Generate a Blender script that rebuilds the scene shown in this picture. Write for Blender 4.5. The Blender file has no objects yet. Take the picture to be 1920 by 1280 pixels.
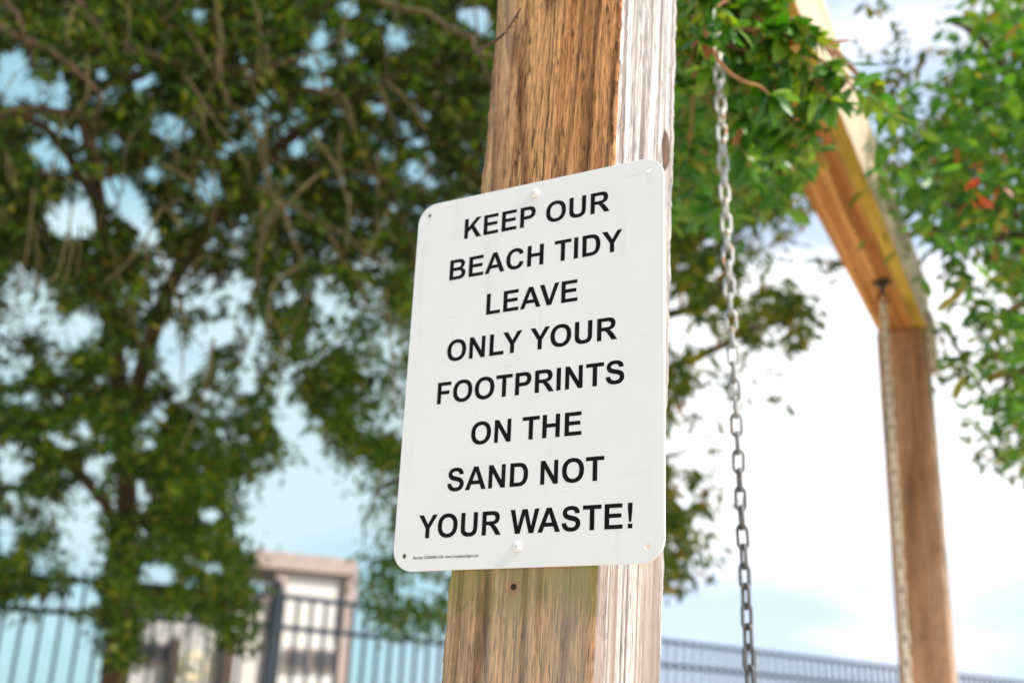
import bpy, bmesh, math, random
import numpy as np
from mathutils import Vector, Matrix

rnd = random.Random(7)
rng = np.random.default_rng(11)
sc = bpy.context.scene
COL = sc.collection
PI = math.pi

# ------------------------------------------------------------------ camera
F = 2108.5                                   # focal length in pixels of the 1920 px photograph
CAMH = 1.15
upc = np.array([0.04227727, -0.94412206, 0.32687333]); upc /= np.linalg.norm(upc)
fw = np.array([0, 0, 1.0]); Yc = fw - (fw @ upc) * upc; Yc /= np.linalg.norm(Yc)
Xc = np.cross(Yc, upc)
M = np.array([Xc, Yc, upc])
CAM = np.array([0, 0, CAMH])


def at(px, py, d):
    """point of the place seen at photograph pixel (px, py), d metres deep"""
    return CAM + M @ (np.array([(px - 960) / F, (py - 640) / F, 1.0]) * d)


cd = bpy.data.cameras.new('camera')
cam = bpy.data.objects.new('camera', cd)
COL.objects.link(cam)
mw = Matrix.Identity(4)
for i, v in enumerate((M @ np.array([1, 0, 0]), M @ np.array([0, -1, 0]), M @ np.array([0, 0, -1]), CAM)):
    for j in range(3):
        mw[j][i] = v[j]
cam.matrix_world = mw
cd.sensor_width = 36
cd.lens = 36 * F / 1920
cd.clip_start = 0.05
cd.clip_end = 3000
cd.dof.use_dof = True
cd.dof.focus_distance = 0.91
cd.dof.aperture_fstop = 4.7
sc.camera = cam

# ------------------------------------------------------------------ sky, sun, exposure
SUN_AZ, SUN_EL = math.radians(124), math.radians(44)
world = bpy.data.worlds.new('World')
sc.world = world
world.use_nodes = True
wn, wl = world.node_tree.nodes, world.node_tree.links
wn.clear()


def N(nodes, kind, **kw):
    n = nodes.new(kind)
    for k, v in kw.items():
        if k == 'inp':
            for i, x in v.items():
                n.inputs[i].default_value = x
        else:
            setattr(n, k, v)
    return n


sky = N(wn, 'ShaderNodeTexSky', sky_type='NISHITA', sun_disc=False, sun_elevation=SUN_EL, sun_rotation=SUN_AZ)
tc = N(wn, 'ShaderNodeTexCoord')
mp = N(wn, 'ShaderNodeMapping')
mp.inputs['Scale'].default_value = (1, 1, 3.2)
wl.new(tc.outputs['Generated'], mp.inputs[0])
cn = N(wn, 'ShaderNodeTexNoise', inp={'Scale': 2.2, 'Detail': 5, 'Roughness': .5})
wl.new(mp.outputs[0], cn.inputs['Vector'])
cr = N(wn, 'ShaderNodeValToRGB')
cr.color_ramp.elements[0].position = .40; cr.color_ramp.elements[1].position = .58
bank = N(wn, 'ShaderNodeValToRGB')                           # a cloud bank above a clearer strip at the horizon
be = bank.color_ramp.elements
be[0].position = .10; be[0].color = (.36, .36, .36, 1)
be[1].position = .62; be[1].color = (.36, .36, .36, 1)
for p_, c_ in ((.20, .68), (.36, .60), (.45, .30)):
    x_ = be.new(p_); x_.color = (c_, c_, c_, 1)
sp0 = N(wn, 'ShaderNodeSeparateXYZ'); wl.new(tc.outputs['Generated'], sp0.inputs[0]); wl.new(sp0.outputs[2], bank.inputs[0])
cadd = N(wn, 'ShaderNodeMath', operation='ADD'); wl.new(cn.outputs[0], cadd.inputs[0]); wl.new(bank.outputs[0], cadd.inputs[1])
csub = N(wn, 'ShaderNodeMath', operation='SUBTRACT', inp={1: .5}); wl.new(cadd.outputs[0], csub.inputs[0])
wl.new(csub.outputs[0], cr.inputs[0])
# clear-air colour: nishita softened with thin high cloud; bluer to the left of the view (away from the sun)
sep = N(wn, 'ShaderNodeSeparateXYZ'); wl.new(tc.outputs['Generated'], sep.inputs[0])
az = N(wn, 'ShaderNodeMapRange', inp={'From Min': -.12, 'From Max': .14}); wl.new(sep.outputs[0], az.inputs[0])
thin = N(wn, 'ShaderNodeMix', data_type='RGBA')
thin.inputs[6].default_value = (2.8, 5.0, 5.8, 1)
thin.inputs[7].default_value = (5.4, 6.4, 8.3, 1)
wl.new(az.outputs[0], thin.inputs[0])
m1 = N(wn, 'ShaderNodeMix', data_type='RGBA', inp={0: .80})
wl.new(sky.outputs[0], m1.inputs[6]); wl.new(thin.outputs[2], m1.inputs[7])
cl = N(wn, 'ShaderNodeMix', data_type='RGBA')
cl.inputs[6].default_value = (4.5, 5.8, 6.3, 1)
cl.inputs[7].default_value = (9.6, 9.7, 9.9, 1)
wl.new(az.outputs[0], cl.inputs[0])
m2 = N(wn, 'ShaderNodeMix', data_type='RGBA')
wl.new(cr.outputs[0], m2.inputs[0]); wl.new(m1.outputs[2], m2.inputs[6]); wl.new(cl.outputs[2], m2.inputs[7])
bg = N(wn, 'ShaderNodeBackground', inp={'Strength': .105})
wl.new(m2.outputs[2], bg.inputs[0])
wo = N(wn, 'ShaderNodeOutputWorld'); wl.new(bg.outputs[0], wo.inputs[0])

sd = bpy.data.lights.new('sun', 'SUN')
sd.energy = 3.8; sd.angle = math.radians(5); sd.color = (1, .93, .82)
sun = bpy.data.objects.new('sun', sd); COL.objects.link(sun)
sdir = Vector((math.sin(SUN_AZ) * math.cos(SUN_EL), math.cos(SUN_AZ) * math.cos(SUN_EL), math.sin(SUN_EL)))
sun.rotation_euler = sdir.to_track_quat('Z', 'Y').to_euler()
sun.location = (3, 0, 6)

sc.view_settings.view_transform = 'Standard'
sc.view_settings.look = 'None'
sc.view_settings.exposure = 0.60
sc.view_settings.gamma = 1
sc.view_settings.use_curve_mapping = False
sc.render.engine = 'CYCLES'
sc.cycles.max_bounces = 6
sc.cycles.transparent_max_bounces = 4


# ------------------------------------------------------------------ helpers
def tag(o, label=None, cat=None, group=None, kind=None):
    for k, v in (('label', label), ('category', cat), ('group', group), ('kind', kind)):
        if v:
            o[k] = v
    return o


def empty(name, loc=(0, 0, 0)):
    o = bpy.data.objects.new(name, None)
    COL.objects.link(o)
    o.location = loc
    o.empty_display_size = .1
    return o


def link(name, mesh, parent=None, mat=None, loc=None):
    o = bpy.data.objects.new(name, mesh)
    COL.objects.link(o)
    if mat:
        for m in (mat if isinstance(mat, (list, tuple)) else [mat]):
            mesh.materials.append(m)
    if parent:
        o.parent = parent
        # builder coordinates are world coordinates: undo the ancestors' offsets
        p = Vector((0, 0, 0)); q = parent
        while q:
            p += Vector(q.location); q = q.parent
        o.location = -p if loc is None else Vector(loc) - p
    elif loc is not None:
        o.location = loc
    return o


class MB:
    def __init__(s):
        s.v = []; s.f = []; s.mi = []

    def add(s, vs, fs, mi=0):
        b = len(s.v)
        s.v.extend([tuple(map(float, v)) for v in vs])
        s.f.extend([tuple(i + b for i in f) for f in fs])
        s.mi.extend([mi] * len(fs))

    def box(s, c, ax, ay, az, hx, hy, hz, bev=0, mi=0):
        c = np.array(c, float); ax, ay, az = (np.array(a, float) for a in (ax, ay, az))
        bm = bmesh.new()
        bmesh.ops.create_cube(bm, size=2)
        for v in bm.verts:
            v.co = Vector((v.co.x * hx, v.co.y * hy, v.co.z * hz))
        if bev:
            bmesh.ops.bevel(bm, geom=bm.edges[:], offset=bev, segments=2, affect='EDGES', profile=.5)
        bm.verts.ensure_lookup_table()
        vs = [c + ax * v.co.x + ay * v.co.y + az * v.co.z for v in bm.verts]
        s.add(vs, [[v.index for v in f.verts] for f in bm.faces], mi)
        bm.free()

    def tube(s, pts, rad, n=8, closed=False, mi=0, cap=True):
        pts = [np.array(p, float) for p in pts]
        k = len(pts)
        rad = rad if isinstance(rad, (list, tuple, np.ndarray)) else [rad] * k
        rings = []
        prev = None
        for i in range(k):
            if closed:
                t = pts[(i + 1) % k] - pts[i - 1]
            else:
                t = pts[min(i + 1, k - 1)] - pts[max(i - 1, 0)]
            t = t / (np.linalg.norm(t) + 1e-12)
            if prev is None:
                a = np.array([0, 0, 1.]) if abs(t[2]) < .9 else np.array([1., 0, 0])
                u = np.cross(t, a)
            else:
                u = prev - t * (prev @ t)
            u /= np.linalg.norm(u); prev = u
            w = np.cross(t, u)
            rings.append([pts[i] + rad[i] * (u * math.cos(2 * PI * j / n) + w * math.sin(2 * PI * j / n)) for j in range(n)])
        vs = [p for r in rings for p in r]
        fs = []
        for i in range(k if closed else k - 1):
            i2 = (i + 1) % k
            for j in range(n):
                fs.append((i * n + j, i * n + (j + 1) % n, i2 * n + (j + 1) % n, i2 * n + j))
        if not closed and cap:
            fs.append(tuple(range(n))[::-1]); fs.append(tuple((k - 1) * n + j for j in range(n)))
        s.add(vs, fs, mi)

    def mesh(s, name, smooth=False):
        me = bpy.data.meshes.new(name)
        me.from_pydata(s.v, [], s.f)
        if any(s.mi):
            me.polygons.foreach_set('material_index', s.mi)
        if smooth:
            me.polygons.foreach_set('use_smooth', [True] * len(s.f))
        me.update()
        return me

    def build(s, name, mat, parent=None, smooth=False):
        return link(name, s.mesh(name, smooth), parent, mat)


def smooth_path(pts, sub=5):
    """Catmull-Rom through points"""
    P = [np.array(p, float) for p in pts]
    P = [2 * P[0] - P[1]] + P + [2 * P[-1] - P[-2]]
    out = []
    for i in range(1, len(P) - 2):
        for k in range(sub):
            t = k / sub
            a, b, c, d = P[i - 1], P[i], P[i + 1], P[i + 2]
            out.append(.5 * ((2 * b) + (-a + c) * t + (2 * a - 5 * b + 4 * c - d) * t * t + (-a + 3 * b - 3 * c + d) * t ** 3))
    out.append(P[-2])
    return out


# ------------------------------------------------------------------ materials
def newmat(name):
    m = bpy.data.materials.new(name)
    m.use_nodes = True
    nt = m.node_tree
    b = nt.nodes['Principled BSDF']
    return m, nt.nodes, nt.links, b


def simple(name, col, rough=.6, metal=0, noise=0, nscale=20, bump=0, spec=None):
    m, n, l, b = newmat(name)
    b.inputs['Base Color'].default_value = (*col, 1)
    b.inputs['Roughness'].default_value = rough
    b.inputs['Metallic'].default_value = metal
    if spec is not None:
        b.inputs['Specular IOR Level'].default_value = spec
    if noise or bump:
        t = N(n, 'ShaderNodeTexCoord')
        x = N(n, 'ShaderNodeTexNoise', inp={'Scale': nscale, 'Detail': 5})
        l.new(t.outputs['Object'], x.inputs['Vector'])
        if noise:
            r = N(n, 'ShaderNodeValToRGB')
            r.color_ramp.elements[0].position = .3; r.color_ramp.elements[1].position = .7
            r.color_ramp.elements[0].color = (*[c * (1 - noise) for c in col], 1)
            r.color_ramp.elements[1].color = (*[min(1, c * (1 + noise)) for c in col], 1)
            l.new(x.outputs[0], r.inputs[0]); l.new(r.outputs[0], b.inputs['Base Color'])
        if bump:
            bp = N(n, 'ShaderNodeBump', inp={'Strength': bump, 'Distance': .01})
            l.new(x.outputs[0], bp.inputs['Height']); l.new(bp.outputs[0], b.inputs['Normal'])
    return m


def ramp(n, stops):
    r = n.new('ShaderNodeValToRGB')
    e = r.color_ramp.elements
    e[0].position, e[0].color = stops[0][0], (*stops[0][1], 1)
    e[1].position, e[1].color = stops[-1][0], (*stops[-1][1], 1)
    for p, c in stops[1:-1]:
        x = e.new(p); x.color = (*c, 1)
    return r


def mth(n, l, op, a, b=None, c=None, clamp=False):
    x = n.new('ShaderNodeMath'); x.operation = op; x.use_clamp = clamp
    for i, v in enumerate((a, b, c)):
        if v is None:
            continue
        if isinstance(v, (int, float)):
            x.inputs[i].default_value = v
        else:
            l.new(v, x.inputs[i])
    return x.outputs[0]


def mixc(n, l, f, a, b, mode='MIX'):
    x = n.new('ShaderNodeMix'); x.data_type = 'RGBA'; x.blend_type = mode
    for i, v in ((0, f), (6, a), (7, b)):
        if isinstance(v, (int, float)):
            x.inputs[i].default_value = v
        elif isinstance(v, tuple):
            x.inputs[i].default_value = (*v, 1)
        else:
            l.new(v, x.inputs[i])
    return x.outputs[2]


def wood(name, early, late, gray, pith, tilt, ring=.0065, along='Z', gray_amt=.3, fibre=.5, crack_amt=1.0,
         wide_dark=None, extra=None, bump=.5, late_w=.55, warp=.022, ckw=.0045):
    """sawn pine: growth rings around a tilted pith give straight grain and cathedral arches"""
    m, n, l, b = newmat(name)
    t = N(n, 'ShaderNodeTexCoord')
    s = N(n, 'ShaderNodeSeparateXYZ'); l.new(t.outputs['Object'], s.inputs[0])
    X, Y, Z = (s.outputs[0], s.outputs[1], s.outputs[2])
    if along == 'X':
        X, Y, Z = s.outputs[1], s.outputs[2], s.outputs[0]
    cmb = N(n, 'ShaderNodeCombineXYZ'); l.new(X, cmb.inputs[0]); l.new(Y, cmb.inputs[1]); l.new(Z, cmb.inputs[2])
    V = cmb.outputs[0]

    def noise(scale, sx, sy, sz, det=3, rough=.5, off=0):
        mpn = N(n, 'ShaderNodeMapping'); mpn.inputs['Scale'].default_value = (sx, sy, sz)
        mpn.inputs['Location'].default_value = (off, off * .7, off * 1.3)
        l.new(V, mpn.inputs[0])
        x = N(n, 'ShaderNodeTexNoise', inp={'Scale': scale, 'Detail': det, 'Roughness': rough})
        l.new(mpn.outputs[0], x.inputs['Vector'])
        return x.outputs[0]

    w1 = noise(9, 1, 1, .16, 2, .4)
    w2 = noise(60, 1, 1, .10, 2, .5, 3.1)
    wx = mth(n, l, 'MULTIPLY_ADD', mth(n, l, 'SUBTRACT', w1, .5), warp, X)
    wx = mth(n, l, 'MULTIPLY_ADD', mth(n, l, 'SUBTRACT', w2, .5), .006, wx)
    dx = mth(n, l, 'SUBTRACT', mth(n, l, 'MULTIPLY_ADD', Z, tilt[0], wx), pith[0])
    dy = mth(n, l, 'SUBTRACT', mth(n, l, 'MULTIPLY_ADD', Z, tilt[1], Y), pith[1])
    r = mth(n, l, 'SQRT', mth(n, l, 'ADD', mth(n, l, 'MULTIPLY', dx, dx), mth(n, l, 'MULTIPLY', dy, dy)))
    vary = noise(30, 1, 1, .02, 1, .5, 7.7)
    ph = mth(n, l, 'FRACT', mth(n, l, 'MULTIPLY_ADD', vary, 1.6, mth(n, l, 'MULTIPLY', r, 1 / ring)))
    ringmix = ramp(n, [(0, (0, 0, 0)), (late_w, (.16, .16, .16)), (.84, (1, 1, 1)), (.92, (.9, .9, .9)), (1, (0, 0, 0))])
    l.new(ph, ringmix.inputs[0])
    col = mixc(n, l, ringmix.outputs[0], early, late)
    # broad tone bands
    bnd = noise(22, 1, 1, .05, 2, .5, 1.7)
    bndr = ramp(n, [(.3, (.70, .68, .66)), (.5, (1, 1, 1)), (.72, (1.22, 1.2, 1.16))]); l.new(bnd, bndr.inputs[0])
    col = mixc(n, l, 1.0, col, bndr.outputs[0], 'MULTIPLY')
    # weathered grey
    gz = noise(14, 1, 1, .12, 3, .6, 5.2)
    gr = N(n, 'ShaderNodeMapRange', inp={'From Min': .42, 'From Max': .68, 'To Min': 0, 'To Max': gray_amt}); l.new(gz, gr.inputs[0])
    col = mixc(n, l, gr.outputs[0], col, gray)
    # fine fibres
    fb = noise(900, 1, 1, .06, 3, .7, 2.2)
    fbr = ramp(n, [(.34, (1 - fibre,) * 3), (.52, (1, 1, 1)), (.7, (1 + .25 * fibre,) * 3)]); l.new(fb, fbr.inputs[0])
    col = mixc(n, l, 1.0, col, fbr.outputs[0], 'MULTIPLY')
    f3 = noise(430, 1, 1, .042, 2, .7, 21.3)
    f3r = ramp(n, [(.30, (1 - .85 * fibre,) * 3), (.46, (.98, .98, .98)), (.54, (1, 1, 1)), (.72, (1 + .4 * fibre,) * 3)]); l.new(f3, f3r.inputs[0])
    col = mixc(n, l, .85, col, f3r.outputs[0], 'MULTIPLY')
    ds = noise(420, 1, 1, .11, 1, .5, 11.7)
    dsr = ramp(n, [(.28, (1 - 1.1 * fibre,) * 3), (.38, (1, 1, 1)), (1, (1, 1, 1))]); l.new(ds, dsr.inputs[0])
    col = mixc(n, l, 1.0, col, dsr.outputs[0], 'MULTIPLY')
    fb2 = noise(300, 1, 1, .026, 2, .6, 9.2)
    fbr2 = ramp(n, [(.3, (1 - .75 * fibre,) * 3), (.48, (1, 1, 1)), (.7, (1 + .25 * fibre,) * 3)]); l.new(fb2, fbr2.inputs[0])
    col = mixc(n, l, 1.0, col, fbr2.outputs[0], 'MULTIPLY')
    if wide_dark:
        dk = noise(wide_dark[0], 1, 1, .010, 3, .6, 4.4)
        dr = ramp(n, [(.50, (1, 1, 1)), (.60, wide_dark[1]), (.70, wide_dark[1])]); l.new(dk, dr.inputs[0])
        col = mixc(n, l, 1.0, col, dr.outputs[0], 'MULTIPLY')
    # hairline checks along the grain
    ck = noise(42, 1, 1, .045, 3, .55, 8.8)
    ckm = noise(5, 1, 1, 1, 2, .5, 6.6)
    near = mth(n, l, 'LESS_THAN', mth(n, l, 'ABSOLUTE', mth(n, l, 'SUBTRACT', ck, .46)), ckw * crack_amt)
    ckf = mth(n, l, 'MULTIPLY', near, mth(n, l, 'GREATER_THAN', ckm, .5))
    col = mixc(n, l, mth(n, l, 'MULTIPLY', ckf, .8), col, tuple(c * .16 for c in late))
    h = mth(n, l, 'MULTIPLY_ADD', ringmix.outputs[0], .8, mth(n, l, 'MULTIPLY', fb2, .7))
    h = mth(n, l, 'MULTIPLY_ADD', fb, .35, h)
    h = mth(n, l, 'MULTIPLY_ADD', ckf, -1.5, h)
    env = dict(n=n, l=l, X=X, Y=Y, Z=Z, noise=noise, V=V)
    if extra:
        col, h = extra(env, col, h)
    l.new(col, b.inputs['Base Color'])
    b.inputs['Roughness'].default_value = .78
    b.inputs['Specular IOR Level'].default_value = .25
    bp = N(n, 'ShaderNodeBump', inp={'Strength': bump, 'Distance': .0012})
    l.new(h, bp.inputs['Height']); l.new(bp.outputs[0], b.inputs['Normal'])
    return m


# sign frame of reference: u to the right along the sign, z up, n towards the viewer
O = at(1245.5, 1054, .8654)
hh = np.array([-2963.76 - 960, 1194.31 - 640, F]); hh /= np.linalg.norm(hh)
U = -(M @ hh); U[2] = 0; U /= np.linalg.norm(U)
Z = np.array([0, 0, 1.0])
Nn = np.cross(U, Z)


def front_extra(e, col, h):
    n, l, X, Zc = e['n'], e['l'], e['X'], e['Z']
    # lighter, ridged strip along the left arris, orange heart above
    zz = N(n, 'ShaderNodeMapRange', inp={'From Min': .15, 'From Max': .45, 'To Min': 0, 'To Max': 1}); l.new(Zc, zz.inputs[0])
    ors = N(n, 'ShaderNodeMapRange', inp={'From Min': -.04, 'From Max': .0, 'To Min': 0, 'To Max': 1}); l.new(X, ors.inputs[0])
    col = mixc(n, l, mth(n, l, 'MULTIPLY', mth(n, l, 'MULTIPLY', zz.outputs[0], ors.outputs[0]), .5), col, (1.02, .74, .48), 'MULTIPLY')
    lf = N(n, 'ShaderNodeMapRange', inp={'From Min': -.035, 'From Max': -.052, 'To Min': 0, 'To Max': .45}); l.new(X, lf.inputs[0])
    col = mixc(n, l, lf.outputs[0], col, (.50, .33, .22))
    rg = N(n, 'ShaderNodeMapRange', inp={'From Min': .028, 'From Max': .045, 'To Min': 0, 'To Max': .55}); l.new(X, rg.inputs[0])
    col = mixc(n, l, rg.outputs[0], col, (.66, .60, .56), 'MULTIPLY')
    # thin dark bands of the left strip
    st = e['noise'](55, 1, 1, .02, 2, .4, 12.4)
    sr = ramp(n, [(.42, (1, 1, 1)), (.50, (.55, .45, .38)), (.58, (1, 1, 1))]); l.new(st, sr.inputs[0])
    col = mixc(n, l, .9, col, sr.outputs[0], 'MULTIPLY')
    # one long check wandering down the face
    wob = e['noise'](9, 0, 0, 1, 4, .6, 2.7)
    wob2 = e['noise'](2.2, 0, 0, 1, 1, .5, 4.1)
    cx = mth(n, l, 'MULTIPLY_ADD', mth(n, l, 'SUBTRACT', wob, .5), .012, mth(n, l, 'MULTIPLY_ADD', mth(n, l, 'SUBTRACT', wob2, .5), .03, -.002))
    d = mth(n, l, 'ABSOLUTE', mth(n, l, 'SUBTRACT', X, cx))
    wd = mth(n, l, 'MULTIPLY_ADD', wob, .0016, -.0001)
    c1 = mth(n, l, 'LESS_THAN', d, wd)
    col = mixc(n, l, mth(n, l, 'MULTIPLY', c1, .88), col, (.035, .02, .012))
    h = mth(n, l, 'MULTIPLY_ADD', c1, -3.0, h)
    # green algae where damp stays under the sign's lower edge
    al = e['noise'](38, 1, 1, .7, 4, .65, 3.9)
    down = N(n, 'ShaderNodeMapRange', inp={'From Min': -.075, 'From Max': .002, 'To Min': -.34, 'To Max': .36}); l.new(Zc, down.inputs[0])
    below = mth(n, l, 'LESS_THAN', Zc, .012)
    am = mth(n, l, 'MULTIPLY', mth(n, l, 'MULTIPLY', mth(n, l, 'SUBTRACT', mth(n, l, 'ADD', al, down.outputs[0]), .42, None, True), 3.2, None, True), below)
    col = mixc(n, l, mth(n, l, 'MULTIPLY', am, .72), col, (.22, .21, .035))
    # rust run round the nail hole
    v = N(n, 'ShaderNodeVectorMath', operation='DISTANCE'); l.new(e['V'], v.inputs[0]); v.inputs[1].default_value = (-.0055, -.070, -.0155)
    rs = N(n, 'ShaderNodeMapRange', inp={'From Min': .010, 'From Max': .0025, 'To Min': 0, 'To Max': .85}); l.new(v.outputs['Value'], rs.inputs[0])
    col = mixc(n, l, rs.outputs[0], col, (.30, .09, .025))
    # below the sign the face is greyer
    g = N(n, 'ShaderNodeMapRange', inp={'From Min': .1, 'From Max': -.05, 'To Min': 0, 'To Max': .40}); l.new(Zc, g.inputs[0])
    gb = e['noise'](26, 1, 1, .06, 2, .5, 15.1)
    gm = N(n, 'ShaderNodeMapRange', inp={'From Min': .38, 'From Max': .60}); l.new(gb, gm.inputs[0])
    col = mixc(n, l, mth(n, l, 'MULTIPLY', g.outputs[0], gm.outputs[0]), col, (.46, .375, .30))
    dz = N(n, 'ShaderNodeMapRange', inp={'From Min': .05, 'From Max': -.03, 'To Min': 0, 'To Max': .8}); l.new(Zc, dz.inputs[0])
    sb = e['noise'](140, 1, 1, .02, 3, .55, 33.3)
    sbr = ramp(n, [(.40, (.55, .46, .38)), (.48, (1, 1, 1)), (.66, (1.25, 1.22, 1.18))]); l.new(sb, sbr.inputs[0])
    col = mixc(n, l, dz.outputs[0], col, mixc(n, l, 1.0, col, sbr.outputs[0], 'MULTIPLY'))
    return col, h


def side_extra(e, col, h):
    n, l, Zc = e['n'], e['l'], e['Z']
    # knot near the back arris
    mpn = N(n, 'ShaderNodeMapping'); mpn.inputs['Scale'].default_value = (1, 1, .42); l.new(e['V'], mpn.inputs[0])
    v = N(n, 'ShaderNodeVectorMath', operation='DISTANCE'); l.new(mpn.outputs[0], v.inputs[0]); v.inputs[1].default_value = (.070, .047, .430 * .42)
    kn = e['noise'](120, 1, 1, .4, 2, .5, 1.1)
    dd = mth(n, l, 'MULTIPLY_ADD', mth(n, l, 'SUBTRACT', kn, .5), .006, v.outputs['Value'])
    kr = ramp(n, [(0, (.16, .06, .03)), (.35, (.34, .17, .11)), (.5, (.10, .05, .04)), (.62, (1, 1, 1)), (1, (1, 1, 1))])
    sc_ = mth(n, l, 'MULTIPLY', dd, 1 / .017); l.new(sc_, kr.inputs[0])
    col = mixc(n, l, 1.0, col, kr.outputs[0], 'MULTIPLY')
    g = N(n, 'ShaderNodeMapRange', inp={'From Min': .35, 'From Max': -.12, 'To Min': .1, 'To Max': .95}); l.new(Zc, g.inputs[0])
    gb = e['noise'](34, 1, 1, .025, 3, .6, 15.1)
    gm = N(n, 'ShaderNodeMapRange', inp={'From Min': .40, 'From Max': .56}); l.new(gb, gm.inputs[0])
    col = mixc(n, l, mth(n, l, 'MULTIPLY', g.outputs[0], gm.outputs[0]), col, (.30, .225, .19))
    return col, h


M_front = wood('weathered_pine_brown', (.71, .385, .175), (.26, .11, .042), (.58, .45, .34), (.012, .045), (.05, .035), ring=.0095, late_w=.62,
               gray_amt=.25, fibre=.72, extra=front_extra, bump=.8, ckw=.0022)
M_side = wood('bleached_pine_white', (.67, .63, .62), (.46, .42, .405), (.61, .575, .56), (-.05, .02), (.01, .01), ring=.006, warp=.012,
              gray_amt=.3, fibre=.60, crack_amt=1.3, wide_dark=(150, (.40, .34, .32)), extra=side_extra, bump=.5)
M_fbeam = wood('amber_pine_underside', (.76, .38, .12), (.50, .21, .06), (.68, .42, .20), (.03, .02), (.02, .0), ring=.012,
               along='X', wide_dark=(30, (.66, .50, .40)), gray_amt=.2, fibre=.3, bump=.3)
M_fpale = wood('bleached_pine_beam', (.74, .62, .46), (.52, .40, .28), (.7, .62, .52), (.03, .02), (.02, .0), ring=.02,
               along='X', gray_amt=.3, fibre=.3, bump=.3)
M_fpost = wood('weathered_pine_far', (.56, .28, .15), (.32, .15, .08), (.48, .32, .23), (.01, .02), (.01, .01), ring=.012,
               gray_amt=.4, fibre=.4, bump=.3)
M_fpostside = wood('weathered_pine_far_side', (.55, .40, .30), (.36, .25, .18), (.5, .42, .36), (.01, .02), (.01, .01), ring=.012,
                   gray_amt=.4, fibre=.4, bump=.3)
M_ochre = wood('ochre_stained_pine', (.64, .41, .065), (.48, .30, .04), (.66, .44, .10), (.01, .02), (.01, .01), ring=.012, along='X',
               gray_amt=.3, fibre=.3, bump=.3)

# ------------------------------------------------------------------ ground, sea
M_sand = simple('pale_beach_sand', (.60, .50, .38), .95, noise=.12, nscale=3, bump=.4)
M_sea, n_, l_, b_ = newmat('sea_water')
b_.inputs['Base Color'].default_value = (.10, .22, .28, 1); b_.inputs['Roughness'].default_value = .12
_t = N(n_, 'ShaderNodeTexCoord'); _x = N(n_, 'ShaderNodeTexNoise', inp={'Scale': 1.2, 'Detail': 6}); l_.new(_t.outputs['Object'], _x.inputs['Vector'])
_b = N(n_, 'ShaderNodeBump', inp={'Strength': .5, 'Distance': .1}); l_.new(_x.outputs[0], _b.inputs['Height']); l_.new(_b.outputs[0], b_.inputs['Normal'])

g = MB()
nx, ny = 70, 60
xs = np.sign(np.linspace(-1, 1, nx)) * np.abs(np.linspace(-1, 1, nx)) ** 3 * 1500
ys = np.concatenate([np.linspace(-40, 30, ny - 12), np.linspace(34, 44, 12)])
vs = []
for y in ys:
    for x in xs:
        z = .03 * math.sin(x * 1.3 + y * .7) * math.cos(y * 1.1 - x * .4) if abs(x) < 60 else 0
        if y > 30:
            z -= (y - 30) * .05
        vs.append((x, y, z))
g.add(vs, [(j * nx + i, j * nx + i + 1, (j + 1) * nx + i + 1, (j + 1) * nx + i) for j in range(ny - 1) for i in range(nx - 1)])
tag(g.build('ground', M_sand, smooth=True), kind='structure')
g = MB(); g.add([(-2500, 34, -.35), (2500, 34, -.35), (2500, 2600, -.35), (-2500, 2600, -.35)], [(0, 1, 2, 3)])
tag(g.build('sea', M_sea), kind='structure')

# ------------------------------------------------------------------ swing frame: near post, far post, beam
P0 = O - Nn * (.003 + .06985) + U * (-.0576 - .06985)          # near post axis at the height of the sign's lower edge
LEAN = .0287
frame = empty('timber_swing', (P0[0], P0[1], 0))
tag(frame, 'weathered timber swing stand: two square posts and an overhead beam carrying the white notice', 'swing')


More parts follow.
